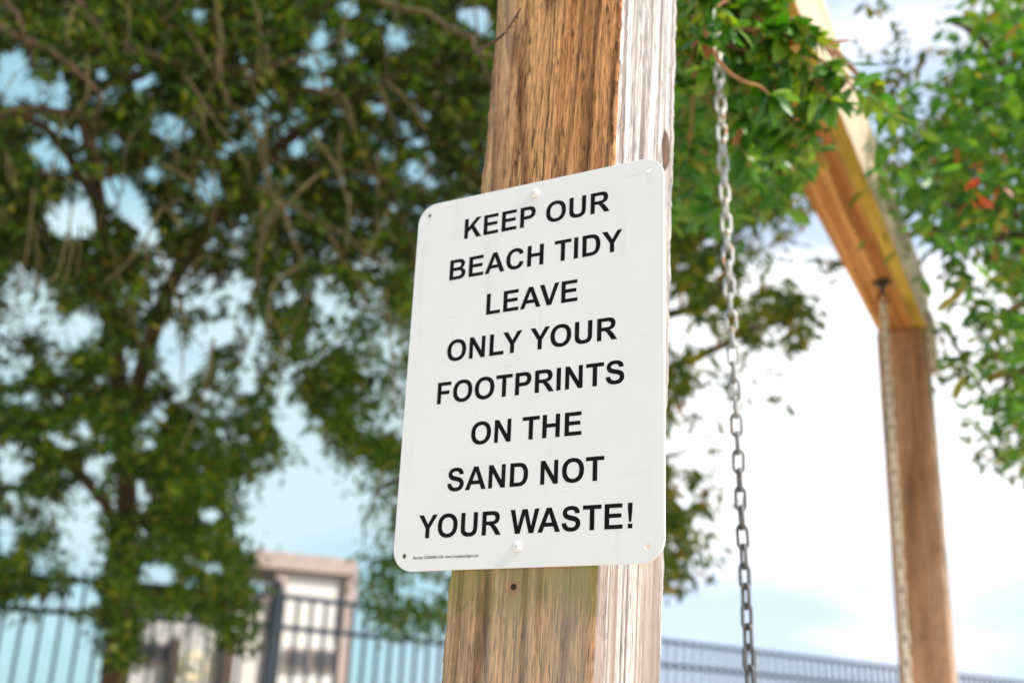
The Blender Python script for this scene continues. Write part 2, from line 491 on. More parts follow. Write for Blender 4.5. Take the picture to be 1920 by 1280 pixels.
def near_post():
    """square 14 cm post with slightly wavy arrises, built as a ring lofted up its height"""
    hw = .06985; r = .0035
    prof = []                                   # (x, y, matslot)
    for (sx, sy, a0) in ((1, 1, 0), (-1, 1, 90), (-1, -1, 180), (1, -1, 270)):
        for k in range(4):
            a = math.radians(a0 + 30 * k)
            prof.append((sx * (hw - r) + r * math.cos(a), sy * (hw - r) + r * math.sin(a)))
        # extra points along the side that follows
        nxt = {(1, 1): (-1, 1), (-1, 1): (-1, -1), (-1, -1): (1, -1), (1, -1): (1, 1)}[(sx, sy)]
        for k in range(1, 7):
            f = k / 7
            x0, y0 = prof[-k if k > 1 else -1][:2] if k == 1 else (x0, y0)
            a1 = math.radians(a0 + 90)
            xe = nxt[0] * (hw - r) + r * math.cos(a1); ye = nxt[1] * (hw - r) + r * math.sin(a1)
            prof.append((x0 + (xe - x0) * f, y0 + (ye - y0) * f))
    npf = len(prof)
    zs = np.concatenate([np.arange(-1.35, -.30, .03), np.arange(-.30, .62, .0035), np.arange(.62, 1.04, .03)])
    ph = rng.uniform(0, 6.28, (12,))
    vs, fs, mi = [], [], []

    def wob(i, z):
        a = 0
        for k, fq in enumerate((14, 37, 83, 190, 420)):
            a += math.sin(fq * z + ph[k] + i * 1.7 + 2.2 * math.sin(fq * .31 * z + ph[k + 5] + i)) * (.0002, .0002, .0002, .00022, .0002)[k]
        return a
    for z in zs:
        for i, (x, y) in enumerate(prof):
            cx = .0
            corner = min(1, max(0, (max(min(abs(x), abs(y)) - .045, 0)) / .02))
            qx = (1 if x > 0 else 0) + (2 if y > 0 else 0)
            w = wob(qx, z) * corner
            q = 1 + w / hw * 1.1
            # dressed ridges down the left edge of the front face
            dep = 0
            vs.append((x * q, y * q + dep, z))
    nz = len(zs)
    for j in range(nz - 1):
        for i in range(npf):
            i2 = (i + 1) % npf
            fs.append((j * npf + i, j * npf + i2, (j + 1) * npf + i2, (j + 1) * npf + i))
            mx = (prof[i][0] + prof[i2][0]) / 2; my = (prof[i][1] + prof[i2][1]) / 2
            mi.append(1 if (abs(mx) > abs(my) + 1e-6) else 0)
    fs.append(tuple(range(npf))[::-1]); mi.append(0)
    fs.append(tuple((nz - 1) * npf + k for k in range(npf))); mi.append(0)
    me = bpy.data.meshes.new('post')
    me.from_pydata(vs, [], fs); me.polygons.foreach_set('material_index', mi)
    me.polygons.foreach_set('use_smooth', [True] * len(fs)); me.update()
    o = link('post', me, frame, [M_front, M_side])
    o.location = Vector((0, 0, float(P0[2])))
    # local x along the sign, local y away from the viewer, sheared upright lean as a rotation
    R = Matrix(((U[0], -Nn[0], 0), (U[1], -Nn[1], 0), (0, 0, 1)))
    R = R @ Matrix.Rotation(LEAN, 3, 'Y')
    o.rotation_euler = R.to_euler()
    return o, R


post, PR = near_post()
post['label'] = 'near post, brown front face and bleached white side face'


def on_post(x, y, z):
    return np.array(P0) + np.array(PR @ Vector((x, y, z)))


# nail hole with a rusty nail shank
g = MB()
c = on_post(-.0055, -.0700, -.0155)
ring = []
g.tube([c - Nn * .004, c + Nn * .0003], [.0023, .0026], 10)
g.build('nail', simple('rusty_nail', (.035, .016, .010), .8), frame, True)

# far post and beam
P1 = at(1712, 880, 3.35)
dr = np.array([P1[0] - P0[0], P1[1] - P0[1], 0]); dr /= np.linalg.norm(dr)
rt = np.array([dr[1], -dr[0], 0])                                # to the right of the beam direction
Pf = P1 - dr * .07                                              # near face of the far post
_r = at(1690, 617, 1) - CAM
BZ = float((CAM + _r * (np.hypot(Pf[0], Pf[1]) / np.hypot(_r[0], _r[1])))[2])   # underside of the beam
g = MB()
hp = .0699
pc = np.array([P1[0], P1[1], BZ / 2])
g.box(pc - Z * .1, rt, dr, Z, hp, hp, BZ / 2 + .1 - .002, .004)
o = g.build('post', [M_fpost, M_fpostside], frame)
for p in o.data.polygons:
    if abs(Vector(p.normal).dot(Vector(rt))) > .8:
        p.material_index = 1
o['label'] = 'far post, darker brown, standing beyond the chains'

L = float(np.hypot(P1[0] - P0[0], P1[1] - P0[1]))
Bend = np.array([P1[0], P1[1], 0]) + dr * .068                                             # beam end over the far post
Bbeg = Bend - dr * (L + .21)
BH = .20


def beam_board(off, hw_, z0, z1, mats, name='beam_board', a=0.0, b=0.0, bev=.004):
    s0 = Bbeg + dr * a; s1 = Bend - dr * b
    cc = (s0 + s1) / 2 + rt * off; cc[2] = (z0 + z1) / 2
    me = MB()
    hl = float(np.linalg.norm(s1 - s0)) / 2
    me.box((0, 0, 0), (1, 0, 0), (0, 1, 0), (0, 0, 1), hl, hw_, (z1 - z0) / 2, bev)
    m_ = me.mesh(name)
    o = link(name, m_, frame, mats, loc=cc)
    o.rotation_euler = (0, 0, math.atan2(dr[1], dr[0]))
    for p in m_.polygons:
        if len(mats) > 1 and p.normal.y < -.6:
            p.material_index = 1
    return o


beam_board(-.030, .0355, BZ, BZ + BH, [M_fbeam])
beam_board(.0245, .0175, BZ + .003, BZ + BH - .004, [M_fbeam, M_fpale])
beam_board(.0605, .0175, BZ + .001, BZ + BH - .002, [M_ochre, M_fpale], b=.0)
# scab plate bolted on the right of the far joint
g = MB()
pl = Bend - dr * .07 + rt * (.0815 + .010)
pl = np.array([P1[0], P1[1], 0]) + rt * (hp + .0125); pl[2] = BZ - .03
g.box(pl, rt, dr, Z, .011, .055, .085, .002)
g.build('cleat', M_fpale, frame)

# ------------------------------------------------------------------ notice
M_sign, n_, l_, b_ = newmat('white_sign_plastic')
b_.inputs['Roughness'].default_value = .30
_t = N(n_, 'ShaderNodeTexCoord')
_x = N(n_, 'ShaderNodeTexNoise', inp={'Scale': 14, 'Detail': 6, 'Roughness': .6}); l_.new(_t.outputs['Object'], _x.inputs['Vector'])
_r = ramp(n_, [(.3, (.81, .765, .770)), (.7, (.845, .805, .81))]); l_.new(_x.outputs[0], _r.inputs[0])
_v = N(n_, 'ShaderNodeTexVoronoi', inp={'Scale': 38}); l_.new(_t.outputs['Object'], _v.inputs['Vector'])
_vn = N(n_, 'ShaderNodeTexNoise', inp={'Scale': 9, 'Detail': 1}); l_.new(_t.outputs['Object'], _vn.inputs['Vector'])
_sp = mth(n_, l_, 'MULTIPLY', mth(n_, l_, 'LESS_THAN', _v.outputs['Distance'], .022), mth(n_, l_, 'GREATER_THAN', _vn.outputs[0], .56))
_c = mixc(n_, l_, mth(n_, l_, 'MULTIPLY', _sp, .6), _r.outputs[0], (.12, .10, .09))
# faint dirt smears
_m = N(n_, 'ShaderNodeMapping'); _m.inputs['Scale'].default_value = (60, 6, 1); l_.new(_t.outputs['Object'], _m.inputs[0])
_s = N(n_, 'ShaderNodeTexNoise', inp={'Scale': 1, 'Detail': 4}); l_.new(_m.outputs[0], _s.inputs['Vector'])
_sr = ramp(n_, [(.62, (1, 1, 1)), (.75, (.93, .92, .90))]); l_.new(_s.outputs[0], _sr.inputs[0])
_c = mixc(n_, l_, 1.0, _c, _sr.outputs[0], 'MULTIPLY')
# dirt runs below the two screws and light scuffs
_p = N(n_, 'ShaderNodeSeparateXYZ'); l_.new(_t.outputs['Object'], _p.inputs[0])
for _sx, _sy, _ln in ((-.1262, .3407, .030), (-.1296, .0168, .014), (-.0135, .3408, .018), (-.2425, .3410, .014)):
    _d = mth(n_, l_, 'ABSOLUTE', mth(n_, l_, 'SUBTRACT', mth(n_, l_, 'MULTIPLY_ADD', _s.outputs[0], .004, _p.outputs[0]), _sx + .002))
    _w = N(n_, 'ShaderNodeMapRange', inp={'From Min': .0042, 'From Max': .001, 'To Min': 0, 'To Max': 1}); l_.new(_d, _w.inputs[0])
    _h = N(n_, 'ShaderNodeMapRange', inp={'From Min': _sy - _ln, 'From Max': _sy, 'To Min': 0, 'To Max': .20}); l_.new(_p.outputs[1], _h.inputs[0])
    _a = mth(n_, l_, 'MULTIPLY', _h.outputs[0], mth(n_, l_, 'LESS_THAN', _p.outputs[1], _sy))
    _c = mixc(n_, l_, mth(n_, l_, 'MULTIPLY', _w.outputs[0], _a), _c, (.38, .33, .27))
_m2 = N(n_, 'ShaderNodeMapping'); _m2.inputs['Scale'].default_value = (14, 260, 1); _m2.inputs['Rotation'].default_value = (0, 0, .35); l_.new(_t.outputs['Object'], _m2.inputs[0])
_s2 = N(n_, 'ShaderNodeTexNoise', inp={'Scale': 1, 'Detail': 2}); l_.new(_m2.outputs[0], _s2.inputs['Vector'])
_s2r = ramp(n_, [(.70, (1, 1, 1)), (.76, (.84, .83, .82))]); l_.new(_s2.outputs[0], _s2r.inputs[0])
_c = mixc(n_, l_, .7, _c, _s2r.outputs[0], 'MULTIPLY')
l_.new(_c, b_.inputs['Base Color'])
_b = N(n_, 'ShaderNodeBump', inp={'Strength': .05, 'Distance': .002}); l_.new(_x.outputs[0], _b.inputs['Height']); l_.new(_b.outputs[0], b_.inputs['Normal'])

M_ink, n_, l_, b_ = newmat('black_sign_print')
b_.inputs['Roughness'].default_value = .6; b_.inputs['Specular IOR Level'].default_value = .12
_t = N(n_, 'ShaderNodeTexCoord')
_v = N(n_, 'ShaderNodeTexNoise', inp={'Scale': 420, 'Detail': 3, 'Roughness': .7}); l_.new(_t.outputs['Object'], _v.inputs['Vector'])
_r = ramp(n_, [(.68, (.006, .004, .005)), (.76, (.25, .23, .23))]); l_.new(_v.outputs[0], _r.inputs[0])
l_.new(_r.outputs[0], b_.inputs['Base Color'])

SW, SH = .254, .3519
sign = empty('notice_sign', tuple(O))
tag(sign, 'white rectangular notice screwed to the near post, asking visitors to keep the beach tidy', 'sign')
# the sign's own axes: origin at its lower right corner
SM = Matrix(((U[0], 0, Nn[0]), (U[1], 0, Nn[1]), (0, 1, 0)))
sign.rotation_euler = SM.to_euler()


def curve_mesh(name, polys, extrude=0.0, bevel=0.0):
    cu = bpy.data.curves.new(name, 'CURVE')
    cu.dimensions = '2D'; cu.fill_mode = 'BOTH'; cu.extrude = extrude; cu.bevel_depth = bevel; cu.bevel_resolution = 1
    for poly in polys:
        s = cu.splines.new('POLY'); s.points.add(len(poly) - 1)
        for p, q in zip(s.points, poly):
            p.co = (q[0], q[1], 0, 1)
        s.use_cyclic_u = True
    o = bpy.data.objects.new(name, cu); COL.objects.link(o)
    bpy.context.view_layer.update()
    me = bpy.data.meshes.new_from_object(o.evaluated_get(bpy.context.evaluated_depsgraph_get()))
    bpy.data.objects.remove(o); bpy.data.curves.remove(cu)
    me.name = name
    return me


def local(name, me, parent, mat, loc=(0, 0, 0)):
    o = bpy.data.objects.new(name, me); COL.objects.link(o)
    if mat:
        me.materials.append(mat)
    o.parent = parent; o.location = loc
    return o


RR = .0195
outl = []
for cx, cy, a0 in ((-RR, RR, -90), (-RR, SH - RR, 0), (-SW + RR, SH - RR, 90), (-SW + RR, RR, 180)):
    for k in range(13):
        a = math.radians(a0 + 90 * k / 12)
        outl.append((cx + RR * math.cos(a), cy + RR * math.sin(a)))
holes = [[(hx + .0027 * math.cos(-2 * PI * k / 24), hy + .0027 * math.sin(-2 * PI * k / 24)) for k in range(24)]
         for hx, hy in ((-.2425, .3410), (-.0135, .3408), (-.2431, .0131), (-.0135, .0128))]
me = curve_mesh('panel', [outl] + holes, .0010, .0003)
local('panel', me, sign, M_sign, (0, 0, -.0013))

# --- bold sans capitals as outlines (units: 1/1466 of the cap height); tokens: M L Q Z
GL = {
    'A': (1479, "M1471 0L1149 0L1021 333L435 333L314 0L0 0L571 1466L884 1466ZM926 580L724 1124L526 580Z"),
    'B': (1479, "M150 1466L736 1466Q910 1466 995 1451Q1081 1437 1148 1391Q1216 1345 1261 1268Q1306 1192 1306 1097Q1306 994 1250 908Q1195 822 1100 779Q1234 740 1306 646Q1378 552 1378 425Q1378 325 1331 230Q1285 136 1204 79Q1124 23 1006 10Q932 2 649 0L150 0ZM446 1222L446 883L640 883Q813 883 855 888Q931 897 974 940Q1018 984 1018 1055Q1018 1123 980 1165Q943 1208 869 1217Q825 1222 616 1222ZM446 639L446 247L720 247Q880 247 923 256Q989 268 1030 314Q1072 361 1072 439Q1072 505 1040 551Q1008 597 947 618Q887 639 685 639Z"),
    'C': (1479, "M1087 539L1374 448Q1308 208 1154 91Q1001 -25 765 -25Q473 -25 285 174Q97 374 97 720Q97 1086 286 1288Q475 1491 783 1491Q1052 1491 1220 1332Q1320 1238 1370 1062L1077 992Q1051 1106 968 1172Q886 1238 768 1238Q605 1238 503 1121Q402 1004 402 742Q402 464 502 346Q602 228 762 228Q880 228 965 303Q1050 378 1087 539Z"),
    'D': (1479, "M148 1466L689 1466Q872 1466 968 1438Q1097 1400 1189 1303Q1281 1206 1329 1065Q1377 925 1377 719Q1377 538 1332 407Q1277 247 1175 148Q1098 73 967 31Q869 0 705 0L148 0ZM444 1218L444 247L665 247Q789 247 844 261Q916 279 963 322Q1011 365 1041 463Q1071 562 1071 732Q1071 902 1041 993Q1011 1084 957 1135Q903 1186 820 1204Q758 1218 577 1218Z"),
    'E': (1366, "M149 0L149 1466L1236 1466L1236 1218L445 1218L445 893L1181 893L1181 646L445 646L445 247L1264 247L1264 0Z"),
    'F': (1251, "M151 0L151 1466L1156 1466L1156 1218L447 1218L447 871L1059 871L1059 623L447 623L447 0Z"),
    'H': (1479, "M150 0L150 1466L446 1466L446 889L1026 889L1026 1466L1322 1466L1322 0L1026 0L1026 641L446 641L446 0Z"),
    'I': (569, "M140 0L140 1466L436 1466L436 0Z"),
    'K': (1479, "M153 0L153 1466L449 1466L449 815L1047 1466L1445 1466L893 895L1475 0L1092 0L689 688L449 443L449 0Z"),
    'L': (1251, "M157 0L157 1466L453 1466L453 247L1187 247L1187 0Z"),
    'N': (1479, "M152 0L152 1466L440 1466L1040 487L1040 1466L1315 1466L1315 0L1018 0L427 956L427 0Z"),
    'O': (1593, "M89 724Q89 948 156 1100Q206 1212 292 1301Q379 1390 482 1433Q619 1491 798 1491Q1122 1491 1316 1290Q1511 1089 1511 731Q1511 376 1318 175Q1125 -25 802 -25Q475 -25 282 174Q89 374 89 724ZM394 734Q394 485 509 356Q624 228 801 228Q978 228 1091 355Q1205 483 1205 738Q1205 990 1094 1114Q984 1238 801 1238Q618 1238 506 1112Q394 987 394 734Z"),
    'P': (1366, "M149 0L149 1466L624 1466Q894 1466 976 1444Q1102 1411 1187 1300Q1272 1190 1272 1015Q1272 880 1223 788Q1174 696 1098 643Q1023 591 945 574Q839 553 638 553L445 553L445 0ZM445 1218L445 802L607 802Q782 802 841 825Q900 848 933 897Q967 946 967 1011Q967 1091 920 1143Q873 1195 801 1208Q748 1218 588 1218Z"),
    'R': (1479, "M150 0L150 1466L773 1466Q1008 1466 1114 1426Q1221 1387 1285 1286Q1349 1185 1349 1055Q1349 890 1252 782Q1155 675 962 647Q1058 591 1120 524Q1183 457 1289 286L1468 0L1114 0L900 319Q786 490 744 534Q702 579 655 595Q608 612 506 612L446 612L446 0ZM446 846L665 846Q878 846 931 864Q984 882 1014 926Q1044 970 1044 1036Q1044 1110 1004 1155Q965 1201 893 1213Q857 1218 677 1218L446 1218Z"),
    'S': (1366, "M74 477L362 505Q388 360 467 292Q547 224 682 224Q825 224 897 284Q970 345 970 426Q970 478 939 514Q909 551 833 578Q781 596 596 642Q358 701 262 787Q127 908 127 1082Q127 1194 190 1291Q254 1389 373 1440Q493 1491 662 1491Q938 1491 1077 1370Q1217 1249 1224 1047L928 1034Q909 1147 846 1196Q784 1246 659 1246Q530 1246 457 1193Q410 1159 410 1102Q410 1050 454 1013Q510 966 726 915Q942 864 1045 809Q1149 755 1207 660Q1266 566 1266 427Q1266 301 1196 191Q1126 81 998 27Q870 -26 679 -26Q401 -26 252 102Q103 231 74 477Z"),
    'T': (1251, "M479 0L479 1218L44 1218L44 1466L1209 1466L1209 1218L775 1218L775 0Z"),
    'U': (1479, "M147 1466L443 1466L443 672Q443 483 454 427Q473 337 544 282Q616 228 740 228Q866 228 930 279Q994 331 1007 406Q1020 481 1020 655L1020 1466L1316 1466L1316 696Q1316 432 1292 323Q1268 214 1203 139Q1139 64 1030 19Q921 -25 745 -25Q533 -25 423 24Q314 73 250 151Q187 229 167 315Q147 442 147 690Z"),
    'V': (1366, "M523 0L-1 1466L320 1466L691 381L1050 1466L1364 1466L839 0Z"),
    'W': (1933, "M365 0L15 1466L318 1466L539 459L807 1466L1159 1466L1416 442L1641 1466L1939 1466L1583 0L1269 0L977 1096L686 0Z"),
    'Y': (1366, "M533 0L533 617L-4 1466L343 1466L688 886L1026 1466L1367 1466L828 615L828 0Z"),
    '!': (682, "M270 374L200 1140L200 1466L484 1466L484 1140L416 374ZM203 0L203 270L481 270L481 0Z"),
}


def glyph(ch):
    import re
    toks = re.findall(r'[MLQZ]|-?\d+', GL[ch][1])
    polys, cur, i, cmd = [], [], 0, None
    while i < len(toks):
        t = toks[i]
        if t in 'MLQZ':
            cmd = t; i += 1
            if t == 'Z':
                polys.append(cur); cur = []
            continue
        if cmd in 'ML':
            cur.append((float(toks[i]), float(toks[i + 1]))); i += 2
        else:
            c1 = (float(toks[i]), float(toks[i + 1])); p1 = (float(toks[i + 2]), float(toks[i + 3])); i += 4
            p0 = cur[-1]
            for k in range(1, 5):
                t_ = k / 4
                cur.append(tuple((1 - t_) ** 2 * p0[a] + 2 * t_ * (1 - t_) * c1[a] + t_ ** 2 * p1[a] for a in (0, 1)))
    # drop coincident points
    res = []
    for p in polys:
        q = [p[0]]
        for a in p[1:]:
            if abs(a[0] - q[-1][0]) + abs(a[1] - q[-1][1]) > .5:
                q.append(a)
        if abs(q[0][0] - q[-1][0]) + abs(q[0][1] - q[-1][1]) < .5:
            q.pop()
        res.append(q)
    return res


KERN = {('A', 'V'): -110, ('Y', 'O'): -50, ('L', 'Y'): -140, ('W', 'A'): -90, ('F', 'O'): -20, ('T', 'I'): 0, ('O', 'T'): -20}
SX, SY = .0204 / 1466 * 1.025, .0204 / 1466
lines = [("KEEP OUR", .3082, -.1256), ("BEACH TIDY", .2682, -.1262), ("LEAVE", .2279, -.1261), ("ONLY YOUR", .1878, -.1266),
         ("FOOTPRINTS", .1483, -.1270), ("ON THE", .1075, -.1270), ("SAND NOT", .0677, -.1272), ("YOUR WASTE!", .0277, -.1282)]
for txt, base, cx in lines:
    polys, x, prev = [], 0, None
    lo, hi = 1e9, -1e9
    for ch in txt:
        if ch == ' ':
            x += 569; prev = None; continue
        x += KERN.get((prev, ch), 0)
        for p in glyph(ch):
            q = [(a + x, b) for a, b in p]; polys.append(q)
            lo = min(lo, min(a for a, _ in q)); hi = max(hi, max(a for a, _ in q))
        x += GL[ch][0]; prev = ch
    mid = (lo + hi) / 2
    polys = [[((a - mid) * SX + cx, b * SY + base) for a, b in p] for p in polys]
    me = curve_mesh('lettering', polys, .00002)
    local('lettering', me, sign, M_ink, (0, 0, .00006))

# small print: the built-in font
fc = bpy.data.curves.new('small_print', 'FONT')
fc.body = "Reorder: DS360004-1256  www.ComplianceSigns.com"
fc.size = .0036; fc.offset = .00004
fo = bpy.data.objects.new('small_print', fc); COL.objects.link(fo)
bpy.context.view_layer.update()
me = bpy.data.meshes.new_from_object(fo.evaluated_get(bpy.context.evaluated_depsgraph_get()))
bpy.data.objects.remove(fo)
wd = max(v.co.x for v in me.vertices)
for v in me.vertices:
    v.co.x *= .0660 / wd
local('small_print', me, sign, M_ink, (-.2330, .0100, .0001))

# screws with a white pan head
M_scr = simple('white_screw_enamel', (.82, .81, .78), .25)
M_slot = simple('screw_recess_grey', (.20, .19, .17), .6)
for k, (sx, sy) in enumerate(((-.1262, .3407), (-.1296, .0168))):
    g = MB()
    prof = [(.0045, 0), (.0046, .0006), (.0044, .0013), (.0038, .0019), (.0029, .00235), (.0018, .0026), (.0, .0027)]
    vs, fs = [], []
    n = 28
    for r, z in prof[:-1]:
        for j in range(n):
            vs.append((r * math.cos(2 * PI * j / n), r * math.sin(2 * PI * j / n), z))
    vs.append((0, 0, prof[-1][1]))
    for i in range(len(prof) - 2):
        for j in range(n):
            fs.append((i * n + j, i * n + (j + 1) % n, (i + 1) * n + (j + 1) % n, (i + 1) * n + j))
    for j in range(n):
        fs.append(((len(prof) - 2) * n + j, (len(prof) - 2) * n + (j + 1) % n, len(vs) - 1))
    g.add(vs, fs)
    s = local('screw', g.mesh('screw', True), sign, M_scr, (sx, sy, .0002))
    g = MB()
    a = .5 + k * .7
    for q in (0, PI / 2):
        ux, uy = math.cos(a + q), math.sin(a + q)
        zz = .00262 + (.00006 if q else 0)
        w, le = .00028, .00125
        g.add([(ux * le - uy * w, uy * le + ux * w, zz - .00022), (ux * le + uy * w, uy * le - ux * w, zz - .00022),
               (uy * w, -ux * w, zz + .00012), (-uy * w, ux * w, zz + .00012),
               (-ux * le + uy * w, -uy * le - ux * w, zz - .00022), (-ux * le - uy * w, -uy * le + ux * w, zz - .00022)],
              [(0, 3, 2, 1), (2, 3, 5, 4)])
    g.add([(.00062 * math.cos(t * PI / 4), .00062 * math.sin(t * PI / 4), .00284) for t in range(8)], [tuple(range(8))])
    local('recess', g.mesh('recess'), s, M_slot)

# ------------------------------------------------------------------ chains
M_galv, n_, l_, b_ = newmat('galvanised_steel')
b_.inputs['Metallic'].default_value = .55; b_.inputs['Roughness'].default_value = .5
_t = N(n_, 'ShaderNodeTexCoord')
_g = N(n_, 'ShaderNodeNewGeometry')
_x = N(n_, 'ShaderNodeTexNoise', inp={'Scale': 60, 'Detail': 5}); l_.new(_g.outputs['Position'], _x.inputs['Vector'])
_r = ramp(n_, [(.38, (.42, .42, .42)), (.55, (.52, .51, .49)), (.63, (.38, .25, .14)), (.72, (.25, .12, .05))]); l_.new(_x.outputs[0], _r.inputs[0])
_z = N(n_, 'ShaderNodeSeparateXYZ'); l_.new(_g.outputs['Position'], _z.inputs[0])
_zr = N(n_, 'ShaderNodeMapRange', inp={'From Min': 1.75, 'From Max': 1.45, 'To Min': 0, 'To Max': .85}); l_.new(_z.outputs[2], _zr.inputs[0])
l_.new(mixc(n_, l_, _zr.outputs[0], _r.outputs[0], (.085, .085, .095)), b_.inputs['Base Color'])   # colour darkens towards the lower links

M_galv2 = simple('dull_zinc', (.62, .54, .45), .6, metal=.1, noise=.2, nscale=40)


def link_mesh(pitch, wire, width, nseg=8, m=7):
    hl = (pitch - (width / 2 - wire) * 2 + 0) / 2      # straight half length between arc centres
    r = width / 2 - wire / 2
    hl = (pitch + wire - 2 * r) / 2
    hl = max(hl, .001)
    pts = []
    for k in range(nseg + 1):
        a = PI * k / nseg
        pts.append((r * math.cos(a), 0, hl + r * math.sin(a)))
    for k in range(nseg + 1):
        a = PI + PI * k / nseg
        pts.append((r * math.cos(a), 0, -hl + r * math.sin(a)))
    g = MB(); g.tube(pts, wire / 2, m, closed=True)
    return g.mesh('link', True)


def chain(p_top, p_bot, pitch, wire, width, mat, label, twist, sag=0.0):
    p_top, p_bot = np.array(p_top), np.array(p_bot)
    Ls = np.linalg.norm(p_bot - p_top)
    root = empty('swing_chain', tuple(p_top))
    tag(root, label, 'chain', 'steel chains hanging from the swing beam')
    me = link_mesh(pitch, wire, width)
    me.materials.append(mat)
    k = int(Ls / pitch)
    d = (p_bot - p_top) / Ls
    side = np.array([d[2], 0, -d[0]])
    for i in range(k):
        s = (i + .5) * pitch
        f = s / Ls
        c_ = p_top + d * s + side * (sag * 4 * f * (1 - f))
        o = bpy.data.objects.new('link', me); COL.objects.link(o)
        o.parent = root
        o.location = Vector(c_) - Vector(p_top)
        q = Vector(d).to_track_quat('Z', 'X')
        ang = twist(f) + (PI / 2 if i % 2 else 0) + rnd.uniform(-.12, .12)
        q2 = q @ Matrix.Rotation(ang, 3, 'Z').to_quaternion() @ Matrix.Rotation(rnd.uniform(-.05, .05), 3, 'Y').to_quaternion()
        o.rotation_euler = q2.to_euler()
    return root


ctop = at(1337, -140, 1.785); ctop[2] = min(ctop[2], BZ - .03)
cbot = at(1412, 1262, 1.375)
dd_ = cbot - ctop
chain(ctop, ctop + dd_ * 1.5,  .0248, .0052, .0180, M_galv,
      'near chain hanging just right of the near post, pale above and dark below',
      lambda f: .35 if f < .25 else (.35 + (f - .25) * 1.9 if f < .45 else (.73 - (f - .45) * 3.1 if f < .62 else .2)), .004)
c2t = at(1656, 572, 3.06); c2t[2] = BZ - .06
c2b = at(1703, 1290, 2.80)
chain(c2t, c2t + (c2b - c2t) * 1.4, .0300, .0075, .0240, M_galv2,
      'far chain hanging against the left side of the far post', lambda f: .6, .0)
M_bolt = simple('dark_steel_bolt', (.05, .045, .045), .5, metal=.6)
for p, dpt in ((ctop, 0), (c2t, 0)):
    g = MB()
    e = np.array(p) + np.array([0, 0, .010])
    g.tube([e + np.array([.014 * math.cos(a), 0, .014 * math.sin(a)]) for a in np.linspace(0, 2 * PI, 16)[:-1]], .0035, 8, closed=True)
    g.tube([e + Z * .014, np.array([e[0], e[1], BZ + .01])], .008, 8)
    g.tube([np.array([e[0], e[1], BZ - .006]), np.array([e[0], e[1], BZ - .001])], .024, 12)
    g.build('eye_bolt', M_bolt, frame, True)

# ------------------------------------------------------------------ fence
M_fence = simple('black_powder_coated_metal', (.008, .020, .038), .5)
FH = CAMH + .80


def ground_dir(p, q):
    v = np.array([q[0] - p[0], q[1] - p[1], 0]); return v / np.linalg.norm(v)


def on_height(px, py, z):
    r = at(px, py, 1) - CAM
    return CAM + r * ((z - CAMH) / r[2])


def fence(A, B, ppitch, posts, label, h=FH, gap=.20, first=0.0):
    d = ground_dir(A, B); Ln = float(np.hypot(B[0] - A[0], B[1] - A[1]))
    nr = np.array([-d[1], d[0], 0])
    root = empty('metal_fence', (A[0], A[1], 0))
    tag(root, label, 'fence')
    a0 = np.array([A[0], A[1], 0])
    for z in (h - .014, h - gap - .014, .22):
        g = MB(); c_ = a0 + d * Ln / 2 + Z * z
        g.box(c_, d, nr, Z, Ln / 2, .0135, .018, .002)
        g.build('rail', M_fence, root)
    g = MB(); g.box((0, 0, 0), d, nr, Z, .0100, .0100, (h - .12) / 2, .001)
    pm = g.mesh('picket'); pm.materials.append(M_fence)
    k = int(Ln / ppitch)
    for i in range(k):
        s = first + (i + .5) * ppitch
        if any(abs(s - q) < .04 for q in posts) or s > Ln:
            continue
        o = bpy.data.objects.new('picket', pm); COL.objects.link(o); o.parent = root
        c_ = d * s + Z * ((h - .12) / 2 + .105)
        o.location = Vector(c_)
    for q in posts:
        g = MB(); c_ = a0 + d * q + Z * ((h + .03) / 2)
        g.box(c_, d, nr, Z, .03, .03, (h + .03) / 2, .003)
        po = g.build('fence_post', M_fence, root)
        g = MB()
        c2 = a0 + d * q + Z * (h + .03)
        g.box(c2 + Z * .006, d, nr, Z, .035, .035, .006, .002)
        g.tube([c2 + Z * z for z in (.010, .018, .03, .045, .058, .064)], [.012, .018, .030, .030, .018, .004], 10)
        g.build('cap', M_fence, po, False)
    return root


A0 = on_height(520, 1112, FH)
A1 = on_height(1680, 1249, FH)
dAB = ground_dir(A0, A1)


def s_at(px):
    """distance along the right-hand fence of the point seen at column px"""
    lo, hi = 0.0, 12.0
    for _ in range(40):
        mid_ = (lo + hi) / 2
        q = M.T @ (A0 + dAB * mid_ - CAM)
        if q[0] / q[2] * F + 960 < px:
            lo = mid_
        else:
            hi = mid_
    return lo


fence(A0, A1 + dAB * 3.4, .108, [0] + [s_at(q) for q in (1060, 1738)] + [7.6],
      'black metal picket fence running away to the right behind both swing posts')
L0 = on_height(-260, 1052, FH)
Lend = A0 - ground_dir(L0, A0) * .045
LL = float(np.hypot(Lend[0] - L0[0], Lend[1] - L0[1]))
fence(L0, Lend, .112, [.03],
      'black metal picket fence at the left, half hidden by the drooping oak leaves')

for o in list(COL.objects):
    if o.get('label', '').startswith('black metal picket fence at the left'):
        g = MB()
        c_ = on_height(479, 1160, FH - .17)
        g.box(c_, ground_dir(L0, A0), Z * 0 + np.array([-ground_dir(L0, A0)[1], ground_dir(L0, A0)[0], 0]), Z, .016, .02, .14, .003)
        g.build('latch', M_fence, o)

